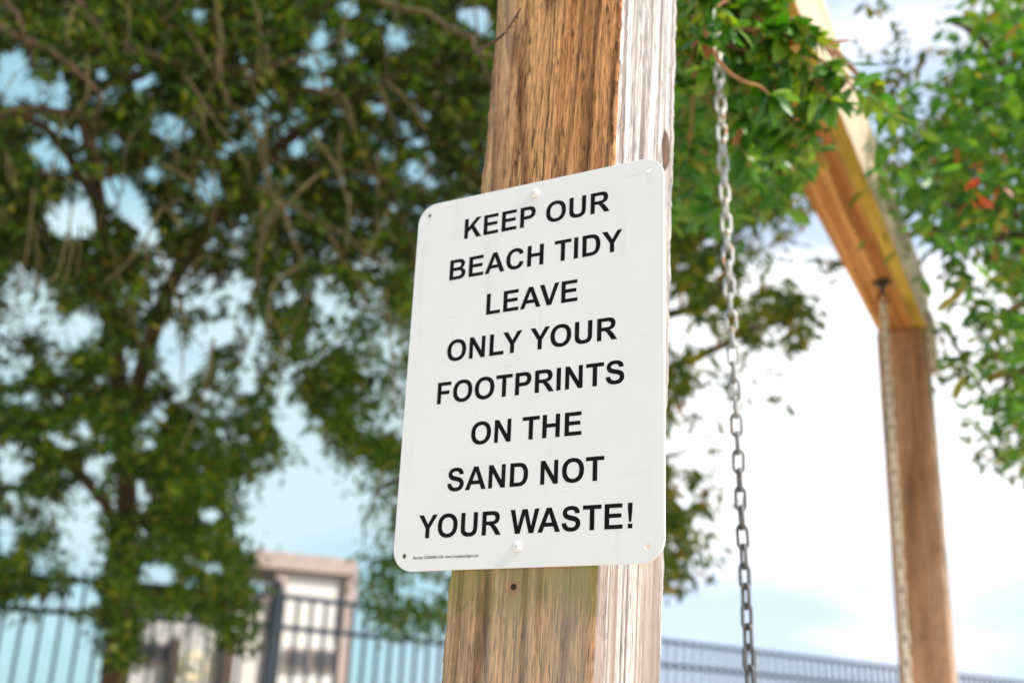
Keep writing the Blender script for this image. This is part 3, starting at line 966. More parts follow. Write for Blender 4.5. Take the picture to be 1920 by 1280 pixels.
# ------------------------------------------------------------------ beach hut and porch beyond the fence
M_white = simple('white_painted_boards', (.70, .69, .67), .7, noise=.05, nscale=6, bump=.1)
M_mauve = simple('mauve_brown_timber', (.42, .335, .315), .75, noise=.15, nscale=9, bump=.2)
M_dkbrown = simple('dark_brown_timber', (.085, .06, .045), .8, noise=.2, nscale=9)
M_glass = simple('dark_window_glass', (.10, .10, .11), .15)
M_cream = simple('cream_enamel', (.78, .70, .48), .4)
DEP = 9.2
hd = ground_dir(at(480, 1200, DEP), at(665, 1200, DEP + .35))
hn = np.array([-hd[1], hd[0], 0])


def hut_box(mb, px0, px1, py0, py1, dep, th=.05, bev=.004, push=0.0, mi=0):
    """box spanning pixels px0..px1 / py0..py1 on the hut's own front plane"""
    base = at(570, 1200, DEP)

    def onp(px, py):
        r = at(px, py, 1) - CAM
        t = ((base - CAM) @ hn) / (r @ hn)
        return CAM + r * t
    a, b_ = onp(px0, (py0 + py1) / 2), onp(px1, (py0 + py1) / 2)
    t, bt = onp((px0 + px1) / 2, py0), onp((px0 + px1) / 2, py1)
    s0, s1 = (a - base) @ hd, (b_ - base) @ hd
    zt, zb = t[2], bt[2]
    if py1 >= 1280:
        zb = 0.0
    c_ = np.array([base[0], base[1], 0]) + hd * (s0 + s1) / 2 + hn * (push + th / 2)
    c_[2] = (zt + zb) / 2
    mb.box(c_, hd, hn, Z, abs(s1 - s0) / 2, th / 2, (zt - zb) / 2, bev, mi)
    return c_


base = at(570, 1200, DEP)
porch = empty('beach_hut', (base[0], base[1], 0))
tag(porch, 'tall narrow white beach hut with mauve brown posts and flat header beam', 'hut')
g = MB(); hut_box(g, 531, 640, 1078, 1290, DEP, .9, push=.04); g.build('wall', M_white, porch)
g = MB(); hut_box(g, 508, 531, 1070, 1290, DEP, .12, push=0); g.build('corner_post', M_mauve, porch)
g = MB(); hut_box(g, 640, 664, 1072, 1290, DEP, .12, push=0); g.build('corner_post', M_mauve, porch)
g = MB(); hut_box(g, 470, 668, 1040, 1071, DEP, 1.1, push=-.05); g.build('header_beam', M_mauve, porch)
g = MB(); hut_box(g, 640, 646, 1074, 1190, DEP, .02, push=-.022); g.build('downpipe', M_dkbrown, porch)
f = MB(); hut_box(f, 535, 632, 1214, 1252, DEP, .05, push=-.012); wf = f.build('window_frame', M_mauve, porch)
f = MB(); hut_box(f, 540, 578, 1219, 1248, DEP, .02, push=-.034); f.build('pane', M_glass, wf)
f = MB(); hut_box(f, 586, 627, 1219, 1248, DEP, .02, push=-.034); f.build('pane', M_glass, wf)

low = empty('white_shed', tuple(np.array([base[0], base[1], 0]) - hd * .9))
tag(low, 'low white shed behind the fence at the lower left, with dark door posts', 'shed')
g = MB(); hut_box(g, 232, 504, 1112, 1290, DEP, 1.2, push=.10); g.build('wall', M_white, low)
g = MB(); hut_box(g, 224, 512, 1098, 1111, DEP, 1.35, push=.02); g.build('roof', M_mauve, low)
g = MB(); hut_box(g, 240, 325, 1202, 1244, DEP, .05, push=.06); wf = g.build('window_frame', M_mauve, low)
g = MB(); hut_box(g, 247, 318, 1208, 1238, DEP, .02, push=.035); g.build('pane', M_glass, wf)
g = MB(); hut_box(g, 313, 334, 1196, 1290, DEP, .10, push=-.03); g.build('door_post', M_dkbrown, low)
g = MB(); hut_box(g, 413, 438, 1190, 1290, DEP, .10, push=-.03); g.build('door_post', M_dkbrown, low)
g = MB()
cc = hut_box(MB(), 340, 385, 1225, 1275, DEP, .05, push=-.02)
ringp = [cc + hd * .085 * math.cos(a) + Z * .085 * math.sin(a) for a in np.linspace(0, 2 * PI, 28)[:-1]]
g.tube(ringp, .030, 10, closed=True)
ro = g.build('ring_buoy', M_cream, None, True)
tag(ro, 'round cream ring buoy hanging on the white shed wall', 'ring buoy')
ro.location = (0, 0, 0)

# ------------------------------------------------------------------ foliage
def leaf_mat(name, stops, transl=.30, rough=.42, spec=.5, coat=.0):
    m, n, l, b = newmat(name)
    geo = N(n, 'ShaderNodeNewGeometry'); oi = N(n, 'ShaderNodeObjectInfo')
    s = mth(n, l, 'FRACT', mth(n, l, 'ADD', geo.outputs['Random Per Island'], oi.outputs['Random']))
    r = ramp(n, stops); r.color_ramp.interpolation = 'LINEAR'
    l.new(s, r.inputs[0])
    l.new(r.outputs[0], b.inputs['Base Color'])
    b.inputs['Roughness'].default_value = rough
    b.inputs['Specular IOR Level'].default_value = spec
    b.inputs['Coat Weight'].default_value = coat; b.inputs['Coat Roughness'].default_value = .28
    tr = n.new('ShaderNodeBsdfTranslucent')
    l.new(mixc(n, l, 1.0, r.outputs[0], (1.7, 1.9, .35), 'MULTIPLY'), tr.inputs[0])
    mx = n.new('ShaderNodeMixShader'); mx.inputs[0].default_value = transl
    l.new(b.outputs[0], mx.inputs[1]); l.new(tr.outputs[0], mx.inputs[2])
    out = n['Material Output']
    l.new(mx.outputs[0], out.inputs[0])
    return m


M_leafnear = leaf_mat('glossy_oak_leaf', [(0, (.02, .09, .008)), (.35, (.05, .17, .012)), (.62, (.10, .25, .018)), (.91, (.20, .30, .02)),
                                          (.965, (.26, .22, .03)), (.985, (.30, .12, .03)), (1, (.28, .05, .02))], .30, .42, .5, .15)
M_leafmid = leaf_mat('olive_oak_leaf', [(0, (.015, .045, .003)), (.4, (.05, .10, .004)), (.72, (.115, .145, .004)), (.9, (.22, .17, .006)), (1, (.28, .12, .015))], .38, .5, .35)
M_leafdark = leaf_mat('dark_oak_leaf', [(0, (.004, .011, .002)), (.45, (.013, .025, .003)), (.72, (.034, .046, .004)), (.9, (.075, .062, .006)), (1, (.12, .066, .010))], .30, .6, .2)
M_leafloose = leaf_mat('loose_oak_leaf', [(0, (.010, .035, .002)), (.5, (.035, .075, .004)), (.85, (.085, .115, .005)), (1, (.16, .13, .010))], .38, .5, .3)
M_leafgreen = leaf_mat('fresh_oak_leaf', [(0, (.010, .045, .003)), (.4, (.035, .105, .005)), (.75, (.095, .165, .006)), (1, (.20, .19, .008))], .40, .5, .3)
M_bark = simple('brown_bark', (.085, .045, .024), .9, noise=.4, nscale=30, bump=.8)
M_lichen = simple('lichen_bark', (.085, .060, .022), .95, noise=.35, nscale=40, bump=.6)
M_twig = simple('orange_brown_twig', (.30, .14, .055), .8, noise=.3, nscale=60)


def leaf_verts(n_seg=5, Lf=1.0, W=.36, curl=.18, fold=.12, quad=False):
    """leaf blade along +x, normal +z; returns verts, faces"""
    vs, fs = [], []
    for i in range(n_seg + 1):
        t = i / n_seg
        w = W / 2 * (math.sin(PI * (t ** 1.15)) ** .62 if 0 < t < 1 else .03)
        z = -curl * t * t
        x = t * Lf
        vs += [(x, -w, z + fold * w * 2), (x, 0, z), (x, w, z + fold * w * 2)]
    for i in range(n_seg):
        a = i * 3
        fs += [(a, a + 3, a + 4, a + 1), (a + 1, a + 4, a + 5, a + 2)]
    return np.array(vs), fs


def in_poly(px, py, poly):
    c_ = np.zeros(len(px), bool)
    j = len(poly) - 1
    for i in range(len(poly)):
        xi, yi = poly[i]; xj, yj = poly[j]
        cnd = ((yi > py) != (yj > py)) & (px < (xj - xi) * (py - yi) / (yj - yi + 1e-9) + xi)
        c_ ^= cnd
        j = i
    return c_


def ell(px, py, e):
    cx, cy, rx, ry = e[:4]
    a = math.radians(e[4]) if len(e) > 4 else 0
    dx, dy = px - cx, py - cy
    u = (dx * math.cos(a) + dy * math.sin(a)) / rx
    v = (-dx * math.sin(a) + dy * math.cos(a)) / ry
    return u * u + v * v


def sample(n, box, polys, gaps=(), keep=.06, jit=12):
    """n view directions inside polys, thinned inside the gaps in the crown"""
    out = np.zeros((0, 2))
    while len(out) < n:
        px = rng.uniform(box[0], box[2], 4 * n); py = rng.uniform(box[1], box[3], 4 * n)
        jx = px + rng.normal(0, jit, len(px)); jy = py + rng.normal(0, jit, len(px))
        ok = np.zeros(len(px), bool)
        for poly in polys:
            ok |= in_poly(jx, jy, poly)
        for e in gaps:
            k_ = e[5] if len(e) > 5 else keep
            ok &= ~((ell(px, py, e) < 1) & (rng.random(len(px)) > k_))
        out = np.vstack([out, np.stack([px[ok], py[ok]], 1)])
    return out[:n]


def rays(p, d):
    c_ = np.stack([(p[:, 0] - 960) / F, (p[:, 1] - 640) / F, np.ones(len(p))], 1) * d[:, None]
    return CAM + c_ @ M.T


def rot_basis(n, droop=.3):
    """random leaf frames: x = blade direction, z = normal (mostly upward)"""
    a = rng.uniform(0, 2 * PI, n)
    x = np.stack([np.cos(a), np.sin(a), rng.normal(-droop, .45, n)], 1)
    x /= np.linalg.norm(x, axis=1)[:, None]
    zz = np.stack([rng.normal(0, .55, n), rng.normal(0, .55, n), np.ones(n)], 1)
    zz -= x * np.sum(x * zz, 1)[:, None]; zz /= np.linalg.norm(zz, axis=1)[:, None]
    y = np.cross(zz, x)
    return x, y, zz


def leaves_mesh(name, pos, size, n_seg=3, droop=.3, W=.36):
    base_v, base_f = leaf_verts(n_seg, 1, W)
    if n_seg <= 2:
        base_v = np.array([(0, 0, 0), (.35, -.17, .03), (1, 0, -.08), (.45, .18, .03)]) * np.array([1, W / .36, 1])
        base_f = [(0, 1, 2), (0, 2, 3)]
    n = len(pos)
    x, y, zz = rot_basis(n, droop)
    s = size[:, None]
    V_ = pos[:, None, :] + (base_v[None, :, 0:1] * (x * s)[:, None, :] + base_v[None, :, 1:2] * (y * s)[:, None, :] + base_v[None, :, 2:3] * (zz * s)[:, None, :])
    nv = len(base_v)
    V_ = V_.reshape(-1, 3)
    k = len(base_f[0])
    fa = np.array(base_f)
    FA = (fa[None] + (np.arange(n) * nv)[:, None, None]).reshape(-1)
    nf = len(base_f) * n
    me = bpy.data.meshes.new(name)
    me.vertices.add(len(V_)); me.vertices.foreach_set('co', V_.astype(np.float32).ravel())
    me.loops.add(nf * k); me.loops.foreach_set('vertex_index', FA.astype(np.int32))
    me.polygons.add(nf)
    me.polygons.foreach_set('loop_start', np.arange(0, nf * k, k, dtype=np.int32))
    me.polygons.foreach_set('loop_total', np.full(nf, k, dtype=np.int32))
    me.update(calc_edges=True)
    me.validate()
    return me


def clumps(centres, per, spread, size, szvar=.25):
    n = len(centres)
    c_ = np.repeat(centres, per, axis=0)
    off = rng.normal(0, 1, c_.shape) * spread
    off[:, 2] *= .8
    s = size * (1 + rng.normal(0, szvar, len(c_))).clip(.5, 1.6)
    return c_ + off, s


CULL = []


def foliage(parent, name, pos, size, mat, n_seg=2, droop=.3, W=.36):
    if CULL:
        q = (pos - CAM) @ M
        px = q[:, 0] / q[:, 2] * F + 960; py = q[:, 1] / q[:, 2] * F + 640
        ok = np.ones(len(pos), bool)
        for e in CULL:
            k_ = e[5] if len(e) > 5 else .05
            ok &= ~((ell(px, py, e) < .80 + .25 * rng.random(len(px))) & (rng.random(len(px)) > k_))
        pos, size = pos[ok], size[ok]
    me = leaves_mesh(name, pos, size, n_seg, droop, W)
    me.materials.append(mat)
    o = link(name, me, parent)
    o['kind'] = 'stuff'
    return o


def branch(parent, name, pts, r0, r1, mat, sub=5, n=7, wig=.0):
    P = smooth_path([at(*p) if len(p) == 3 else p for p in pts], sub)
    if wig:
        P = [p + rng.normal(0, wig, 3) for p in P]
    k = len(P)
    rad = [r0 + (r1 - r0) * (i / (k - 1)) ** .8 for i in range(k)]
    g = MB(); g.tube(P, rad, n)
    return g.build(name, mat, parent, True)


# ---------- big live oak on the left
tb = at(215, 1500, 5.6)
oakL = empty('oak_tree', (tb[0], tb[1], 0))
tag(oakL, 'large dark live oak with lichen covered drooping twigs filling the left side', 'tree')
zt = at(232, 1200, 5.6)
trunk_pts = [np.array([tb[0], tb[1], -.05]), at(208, 1330, 5.6), at(226, 1150, 5.6), at(238, 1000, 5.6), at(232, 800, 5.6), at(205, 560, 5.5), at(186, 380, 5.3), at(150, 180, 5.2), at(120, -60, 5.2)]
P = smooth_path(trunk_pts, 6)
g = MB(); g.tube(P, list(np.linspace(.075, .020, len(P))), 12); g.build('trunk', M_bark, oakL, True)
big = [
    ([(232, 800, 5.6), (330, 520, 5.2), (470, 330, 4.9), (640, 190, 4.6), (830, 120, 4.4), (1000, 60, 4.2)], .045, .012, M_bark),
    ([(205, 560, 5.5), (60, 420, 5.2), (-80, 330, 5.0)], .035, .012, M_bark),
    ([(186, 380, 5.3), (80, 235, 4.8), (-30, 205, 4.6)], .028, .012, M_bark),
    ([(-60, 20, 3.9), (40, 72, 3.9), (95, 95, 3.9), (150, 140, 3.9), (186, 176, 3.9)], .014, .008, M_bark),
    ([(0, -20, 3.9), (36, 40, 3.9), (50, 80, 3.9), (62, 130, 4.0)], .009, .006, M_bark),
    ([(186, 176, 3.9), (178, 280, 4.1), (215, 350, 4.2), (212, 420, 4.2)], .008, .004, M_bark),
    ([(150, 180, 5.2), (330, 120, 4.9), (560, 170, 4.6), (760, 190, 4.6), (900, 175, 4.4)], .030, .010, M_bark),
    ([(640, -20, 2.6), (720, 4, 2.6), (800, 28, 2.6), (860, 62, 2.55), (905, 100, 2.5), (935, 108, 2.5)], .009, .0045, M_lichen),
    ([(400, -20, 3.6), (414, 60, 3.6), (412, 130, 3.6), (428, 190, 3.6), (470, 230, 3.7), (500, 330, 3.7), (495, 372, 3.7)], .010, .005, M_lichen),
    ([(428, 190, 3.6), (382, 100, 3.6), (352, 60, 3.6)], .007, .004, M_lichen),
    ([(495, 372, 3.7), (488, 430, 3.7), (478, 520, 3.7), (470, 600, 3.8)], .007, .004, M_lichen),
    ([(520, 375, 3.8), (540, 420, 3.8), (556, 470, 3.8), (575, 505, 3.8)], .011, .004, M_lichen),
    ([(585, 255, 3.4), (612, 290, 3.4), (640, 345, 3.4), (655, 388, 3.4)], .007, .004, M_lichen),
    ([(720, 150, 3.2), (745, 170, 3.2), (775, 205, 3.2), (800, 240, 3.2)], .006, .003, M_lichen),
    ([(340, 255, 3.9), (400, 160, 3.9), (420, 90, 3.9)], .008, .004, M_lichen),
    ([(480, 350, 3.9), (560, 395, 3.9), (640, 440, 3.8), (720, 500, 3.7)], .010, .004, M_lichen),
    ([(300, 850, 5.2), (370, 810, 5.0), (400, 790, 5.0)], .010, .004, M_lichen),
    ([(240, 1000, 5.6), (120, 860, 5.3), (0, 800, 5.1), (-90, 790, 5)], .030, .012, M_bark),
    ([(238, 1000, 5.6), (330, 930, 5.4), (420, 960, 5.2), (450, 1060, 5.0)], .022, .006, M_bark),
    ([(600, 400, 3.9), (640, 480, 3.9), (690, 560, 3.9)], .008, .003, M_lichen),
    ([(-60, 240, 4.2), (60, 205, 4.2), (170, 225, 4.3), (300, 290, 4.3), (420, 300, 4.3), (560, 300, 4.2), (700, 330, 4.1), (800, 360, 4.0)], .018, .006, M_bark),
    ([(-60, 330, 4.4), (40, 322, 4.4), (150, 335, 4.4), (240, 320, 4.4), (330, 300, 4.4)], .016, .006, M_bark),
    ([(120, -40, 4.2), (200, 60, 4.2), (300, 110, 4.2), (420, 130, 4.1), (560, 110, 4.0), (660, 60, 4.0)], .014, .006, M_bark),
    ([(-60, 480, 4.6), (60, 470, 4.6), (200, 500, 4.6), (300, 480, 4.5), (420, 520, 4.4)], .014, .005, M_bark),
    ([(640, 190, 4.6), (700, 300, 4.3), (760, 420, 4.1), (780, 520, 4.1)], .012, .005, M_bark),
]
for pts, r0, r1, mt in big:
    branch(oakL, 'limb', pts, r0, r1, mt, wig=.004)
# many hanging twigs (uncountable): one part
g = MB()
for i in range(210):
    p = sample(1, (0, -40, 900, 760), [[(-20, -40), (930, -40), (910, 340), (790, 400), (750, 600), (600, 700), (200, 760), (0, 600)]])[0]
    d0 = rng.uniform(3.2, 5.6)
    a = at(p[0], p[1], d0)
    ln = rng.uniform(.12, .5)
    dirx = rng.normal(.10, .22)
    b2 = a + np.array([dirx * ln, rng.normal(0, .2) * ln, -ln * rng.uniform(.4, 1)])
    mid_ = (a + b2) / 2 + rng.normal(0, .02 * ln / .3, 3)
    g.tube(smooth_path([a, mid_, b2], 3), [.0042, .0038, .0034, .003, .0026, .0022, .0018], 4, cap=False)
o = g.build('twigs', M_lichen, oakL); o['kind'] = 'stuff'

gapsL = [(25, 140, 38, 62), (72, 172, 20, 28), (112, 176, 22, 36), (190, 138, 22, 13), (204, 170, 24, 15), (268, 142, 32, 26, 30), (100, 235, 48, 14, 18),
         (162, 258, 34, 20, 40), (100, 288, 54, 24, 30), (222, 265, 14, 24), (175, 345, 42, 22, 40), (140, 408, 62, 38), (240, 372, 62, 30, 58),
         (288, 320, 20, 26), (310, 232, 34, 32, 0, .25), (350, 246, 18, 18, 0, .2), (392, 345, 24, 34), (276, 437, 28, 24), (488, 238, 14, 20),
         (560, 270, 20, 28), (495, 322, 14, 18), (600, 68, 26, 34), (592, 110, 38, 20), (655, 12, 24, 22), (742, 72, 26, 28), (715, 35, 15, 15),
         (890, 28, 40, 24), (905, 55, 14, 10), (710, 204, 24, 10, 35), (750, 228, 12, 8), (800, 212, 16, 12), (785, 262, 16, 16), (815, 295, 20, 10, 50),
         (780, 320, 34, 22, 40), (812, 340, 14, 12), (635, 205, 20, 9, 15), (470, 133, 16, 8), (528, 130, 10, 8), (375, 28, 18, 16), (440, 14, 12, 10),
         (595, 155, 30, 18), (655, 95, 20, 30, 0, .3), (50, 560, 60, 70, 0, .35), (155, 605, 34, 26), (15, 660, 40, 60, 0, .35), (290, 550, 12, 30),
         (320, 505, 14, 26), (340, 555, 14, 30), (392, 545, 16, 34), (450, 560, 26, 34), (432, 612, 26, 22), (548, 555, 14, 16), (612, 560, 24, 60),
         (600, 640, 26, 26), (655, 600, 40, 60, 0, .35), (700, 620, 40, 90, 0, .35), (740, 690, 30, 110, 0, .25), (700, 780, 40, 36, 0, .2), (240, 690, 34, 40, 0, .2), (318, 640, 24, 60, 10), (345, 690, 26, 40),
         (375, 640, 18, 60), (335, 735, 20, 16), (480, 610, 20, 26, 0, .3), (480, 660, 28, 40, 0, .2), (470, 710, 20, 30), (535, 720, 18, 50, 8, .1), (545, 790, 32, 36),
         (415, 620, 26, 30), (400, 580, 12, 14), (110, 640, 30, 60, 0, .35), (35, 745, 30, 14), (20, 860, 34, 46, 0, .2), (110, 820, 30, 12, 30), (180, 870, 26, 22),
         (150, 960, 44, 70, 20, .2), (160, 1030, 50, 60, 0, .25), (245, 925, 36, 30, 0, .3), (60, 960, 50, 40, 0, .5), (395, 960, 22, 20), (490, 1000, 60, 34, 0, .3), (265, 995, 14, 12),
         (295, 1075, 38, 28), (350, 1090, 18, 14), (400, 1060, 26, 10), (80, 1050, 30, 40, 0, .4), (10, 1000, 20, 40), (90, 1124, 60, 14), (155, 1115, 40, 26),
         (300, 1175, 26, 26), (345, 1180, 50, 30), (450, 620, 12, 50, 0, .4), (570, 480, 12, 10), (460, 410, 20, 12, 0, .2), (440, 270, 12, 16), (420, 285, 14, 16),
         (260, 140, 10, 10), (565, 210, 18, 14, 0, .3), (700, 330, 12, 12), (640, 440, 10, 10)]
for _ in range(230):
    gapsL.append((rng.uniform(0, 800), rng.uniform(120, 900) if rng.random() < .75 else rng.uniform(0, 1100), rng.uniform(5, 10), rng.uniform(5, 11), 0, .05))
for bx, k_ in (((260, 480, 760, 820), 110), ((-40, 520, 300, 1000), 60), ((380, 180, 800, 480), 40)):
    for _ in range(k_):
        gapsL.append((rng.uniform(bx[0], bx[2]), rng.uniform(bx[1], bx[3]), rng.uniform(6, 12), rng.uniform(7, 14), 0, .03))
CULL[:] = gapsL
polyL = [[(-60, -60), (960, -60), (925, 200), (900, 350), (800, 380), (775, 500), (755, 640), (745, 800), (760, 900), (700, 860), (640, 850),
          (600, 790), (570, 775), (545, 830), (500, 875), (455, 905), (438, 940), (445, 985), (480, 1020), (468, 1060), (460, 1110), (470, 1150), (455, 1210), (425, 1215),
          (395, 1190), (340, 1150), (300, 1130), (260, 1110), (250, 1240), (205, 1240), (200, 1150), (130, 1135), (40, 1130), (-60, 1120)]]
cen = sample(5200, (-60, -60, 960, 1250), polyL, gapsL, .04, 9)
dep = rng.uniform(4.0, 7.6, len(cen))
C3 = rays(cen, dep)
# tone of the leaf depends on where it hangs: upper left is darker, lower right sprays are fresher
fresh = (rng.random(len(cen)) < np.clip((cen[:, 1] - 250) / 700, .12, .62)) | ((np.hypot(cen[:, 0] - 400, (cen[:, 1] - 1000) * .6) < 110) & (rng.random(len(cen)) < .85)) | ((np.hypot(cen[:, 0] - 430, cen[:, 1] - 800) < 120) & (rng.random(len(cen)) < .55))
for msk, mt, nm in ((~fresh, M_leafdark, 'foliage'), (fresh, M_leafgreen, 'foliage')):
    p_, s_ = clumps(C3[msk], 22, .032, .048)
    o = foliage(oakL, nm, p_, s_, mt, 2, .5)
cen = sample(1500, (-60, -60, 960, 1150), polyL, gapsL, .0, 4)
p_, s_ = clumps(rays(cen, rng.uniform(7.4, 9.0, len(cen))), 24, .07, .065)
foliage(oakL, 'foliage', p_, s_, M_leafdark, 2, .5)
# loose single leaves and edges soften the gaps
cen = sample(4200, (-60, -60, 960, 1240), polyL, gapsL, .2, 22)
C3 = rays(cen, rng.uniform(3.4, 6.5, len(cen)))
p_, s_ = clumps(C3, 3, .03, .042)
foliage(oakL, 'foliage', p_, s_, M_leafloose, 2, .5)

CULL[:] = []
# ---------- second oak behind the near post (centre)
tb = at(1120, 1500, 5.0)
oakM = empty('oak_tree', (tb[0], tb[1], 0))
tag(oakM, 'olive green oak mostly hidden by the near post, leafy edge behind the near chain', 'tree')
g = MB(); P = smooth_path([np.array([tb[0], tb[1], -.05]), at(1090, 1000, 5.0), at(1120, 500, 4.9), at(1080, 0, 4.9)], 5)
g.tube(P, list(np.linspace(.09, .04, len(P))), 10); g.build('trunk', M_bark, oakM, True)
for pts, r0, r1 in (([(1105, 800, 5.0), (1240, 700, 4.5), (1330, 660, 4.2), (1400, 620, 4.0), (1490, 600, 3.9)], .03, .006),
                    ([(1120, 500, 4.9), (1270, 470, 4.4), (1380, 400, 4.0), (1470, 360, 3.8)], .03, .008),
                    ([(1110, 600, 4.9), (1250, 590, 4.4), (1345, 560, 4.1), (1352, 480, 4.0), (1330, 380, 4.0)], .025, .008),
                    ([(1100, 900, 5.0), (1240, 860, 4.5), (1300, 840, 4.3)], .02, .004),
                    ([(1260, 370, 3.4), (1310, 320, 3.3), (1350, 300, 3.3), (1345, 270, 3.3)], .010, .005),
                    ([(1240, 430, 3.4), (1290, 370, 3.3), (1320, 350, 3.3)], .008, .004),
                    ([(1090, 1000, 5.0), (1240, 1010, 4.5), (1290, 1030, 4.3)], .018, .004),
                    ([(1080, 900, 5), (900, 700, 4.8), (780, 620, 4.7), (640, 560, 4.6)], .03, .006),
                    ([(1080, 980, 5), (860, 940, 4.8), (740, 900, 4.7), (690, 960, 4.7), (680, 1030, 4.7)], .02, .003)):
    branch(oakM, 'limb', pts, r0, r1, M_bark, wig=.004)
polyM = [[(1200, -60), (1440, -60), (1500, 200), (1490, 330), (1470, 385), (1440, 400), (1470, 450), (1455, 520), (1500, 540), (1510, 600), (1490, 640), (1440, 650), (1400, 640), (1330, 640), (1255, 660), (1200, 700)],
         [(1200, 640), (1290, 690), (1250, 780), (1200, 790)],
         [(1200, 860), (1290, 880), (1322, 920), (1300, 1040), (1260, 1085), (1200, 1090)],
         ]
gapsM = [(1268, 610, 22, 46), (1310, 625, 24, 22), (1255, 560, 16, 40, 0, .2), (1400, 540, 22, 16), (1385, 640, 30, 12), (1470, 610, 20, 18), (1425, 430, 20, 14),
         (1300, 545, 10, 10), (1330, 570, 10, 10), (1285, 930, 20, 20), (1300, 975, 14, 12), (1255, 1010, 14, 12), (1450, 660, 24, 12), (1270, 900, 12, 10), (1436, 520, 14, 12), (1280, 580, 30, 14, 0, .3)]
for _ in range(60):
    gapsM.append((rng.uniform(1250, 1500), rng.uniform(420, 660), rng.uniform(6, 12), rng.uniform(6, 12), 0, .05))
CULL[:] = gapsM
cen = sample(980, (1200, -60, 1530, 1090), polyM, gapsM, .10, 12)
C3 = rays(cen, rng.uniform(3.4, 5.2, len(cen)))
p_, s_ = clumps(C3, 16, .034, .046)
foliage(oakM, 'foliage', p_, s_, M_leafmid, 3, .5)
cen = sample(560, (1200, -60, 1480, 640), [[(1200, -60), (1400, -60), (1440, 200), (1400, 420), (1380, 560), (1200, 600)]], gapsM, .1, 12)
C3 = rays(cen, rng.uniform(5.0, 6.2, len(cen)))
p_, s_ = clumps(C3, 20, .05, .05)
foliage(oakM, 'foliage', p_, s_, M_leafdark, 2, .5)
CULL[:] = []
# sparse hanging sprays: (px, py, depth, count)
for (px, py, d_, k_) in ((1465, 590, 3.9, 9), (1500, 620, 3.9, 8), (1440, 700, 3.9, 5), (1455, 740, 3.9, 6), (1400, 660, 3.9, 6), (1385, 750, 4, 4), (1300, 790, 4, 4), (1320, 795, 4, 4),
                        (1350, 850, 4, 3), (1345, 700, 3.9, 6), (1290, 700, 3.9, 6), (1420, 620, 3.9, 8), (1480, 660, 3.9, 5), (1360, 720, 4, 6), (1275, 740, 4, 8), (1440, 560, 3.9, 8),
                        (1510, 570, 4, 5), (1495, 400, 3.9, 5), (1560, 500, 3.9, 9), (1545, 490, 3.9, 6), (1345, 1060, 4, 2), (1275, 1095, 4.2, 6), (1330, 1000, 4, 2)):
    c_ = rays(np.array([[px, py]] * k_) + rng.normal(0, 11, (k_, 2)), np.full(k_, float(d_)))
    p_, s_ = clumps(c_, 3, .014, .044)
    foliage(oakM, 'foliage', p_, s_, M_leafmid, 3, .3)
# left of the sign: porous drooping edge with a tail down to the fence
polyM2 = [[(640, 520), (800, 480), (800, 1000), (760, 1090), (740, 1160), (700, 1150), (690, 1040), (680, 1010), (700, 930), (690, 860), (640, 830), (610, 790), (590, 700), (600, 600)],
          [(660, 1100), (720, 1060), (860, 1060), (860, 1130), (800, 1190), (740, 1190), (700, 1140)]]
gapsM2 = [(700, 560, 30, 40, 0, .1), (730, 640, 26, 60, 0, .15), (690, 700, 24, 30, 0, .2), (745, 760, 20, 60, 0, .15), (700, 810, 36, 26, 0, .1), (640, 600, 30, 60, 0, .2), (740, 880, 30, 50, 0, .12), (720, 1010, 22, 50, 0, .3),
          (790, 1100, 40, 22, 0, .25), (760, 1160, 20, 12, 0, .2), (650, 780, 20, 20, 0, .2), (715, 930, 20, 30, 0, .3)]
cen = sample(520, (560, 480, 860, 1200), polyM2, gapsM2, .2, 10)
C3 = rays(cen, rng.uniform(4.2, 5.4, len(cen)))
p_, s_ = clumps(C3, 9, .03, .046)
foliage(oakM, 'foliage', p_, s_, M_leafgreen, 2, .5)

# ---------- right oak with the near, glossy sprays
tb = at(2200, 1500, 3.4)
oakR = empty('oak_tree', (tb[0], tb[1], 0))
tag(oakR, 'bright glossy leaved oak on the right whose nearest sprays hang over the swing beam', 'tree')
g = MB(); P = smooth_path([np.array([tb[0], tb[1], -.05]), at(2150, 900, 3.4), at(2100, 300, 3.3), at(2020, -300, 3.2)], 5)
g.tube(P, list(np.linspace(.10, .05, len(P))), 12); g.build('trunk', M_bark, oakR, True)
for pts, r0, r1 in (([(2130, 700, 3.4), (1990, 480, 3.0), (1850, 440, 2.8), (1730, 430, 2.7)], .03, .006),
                    ([(2110, 400, 3.3), (1960, 220, 3.0), (1860, 180, 2.9), (1790, 240, 2.8)], .03, .012),
                    ([(2140, 850, 3.4), (1980, 720, 3.0), (1900, 700, 2.9), (1860, 780, 2.9)], .02, .004),
                    ([(1990, 480, 3.0), (1900, 400, 2.8), (1820, 390, 2.7), (1750, 380, 2.6)], .014, .004),
                    ([(2100, 600, 3.3), (1960, 560, 3.0), (1880, 590, 2.9), (1820, 640, 2.9)], .014, .004),
                    ([(1960, 220, 3.0), (1840, 80, 2.9), (1780, 40, 2.9)], .014, .005)):
    branch(oakR, 'limb', pts, r0, r1, M_bark, wig=.003)
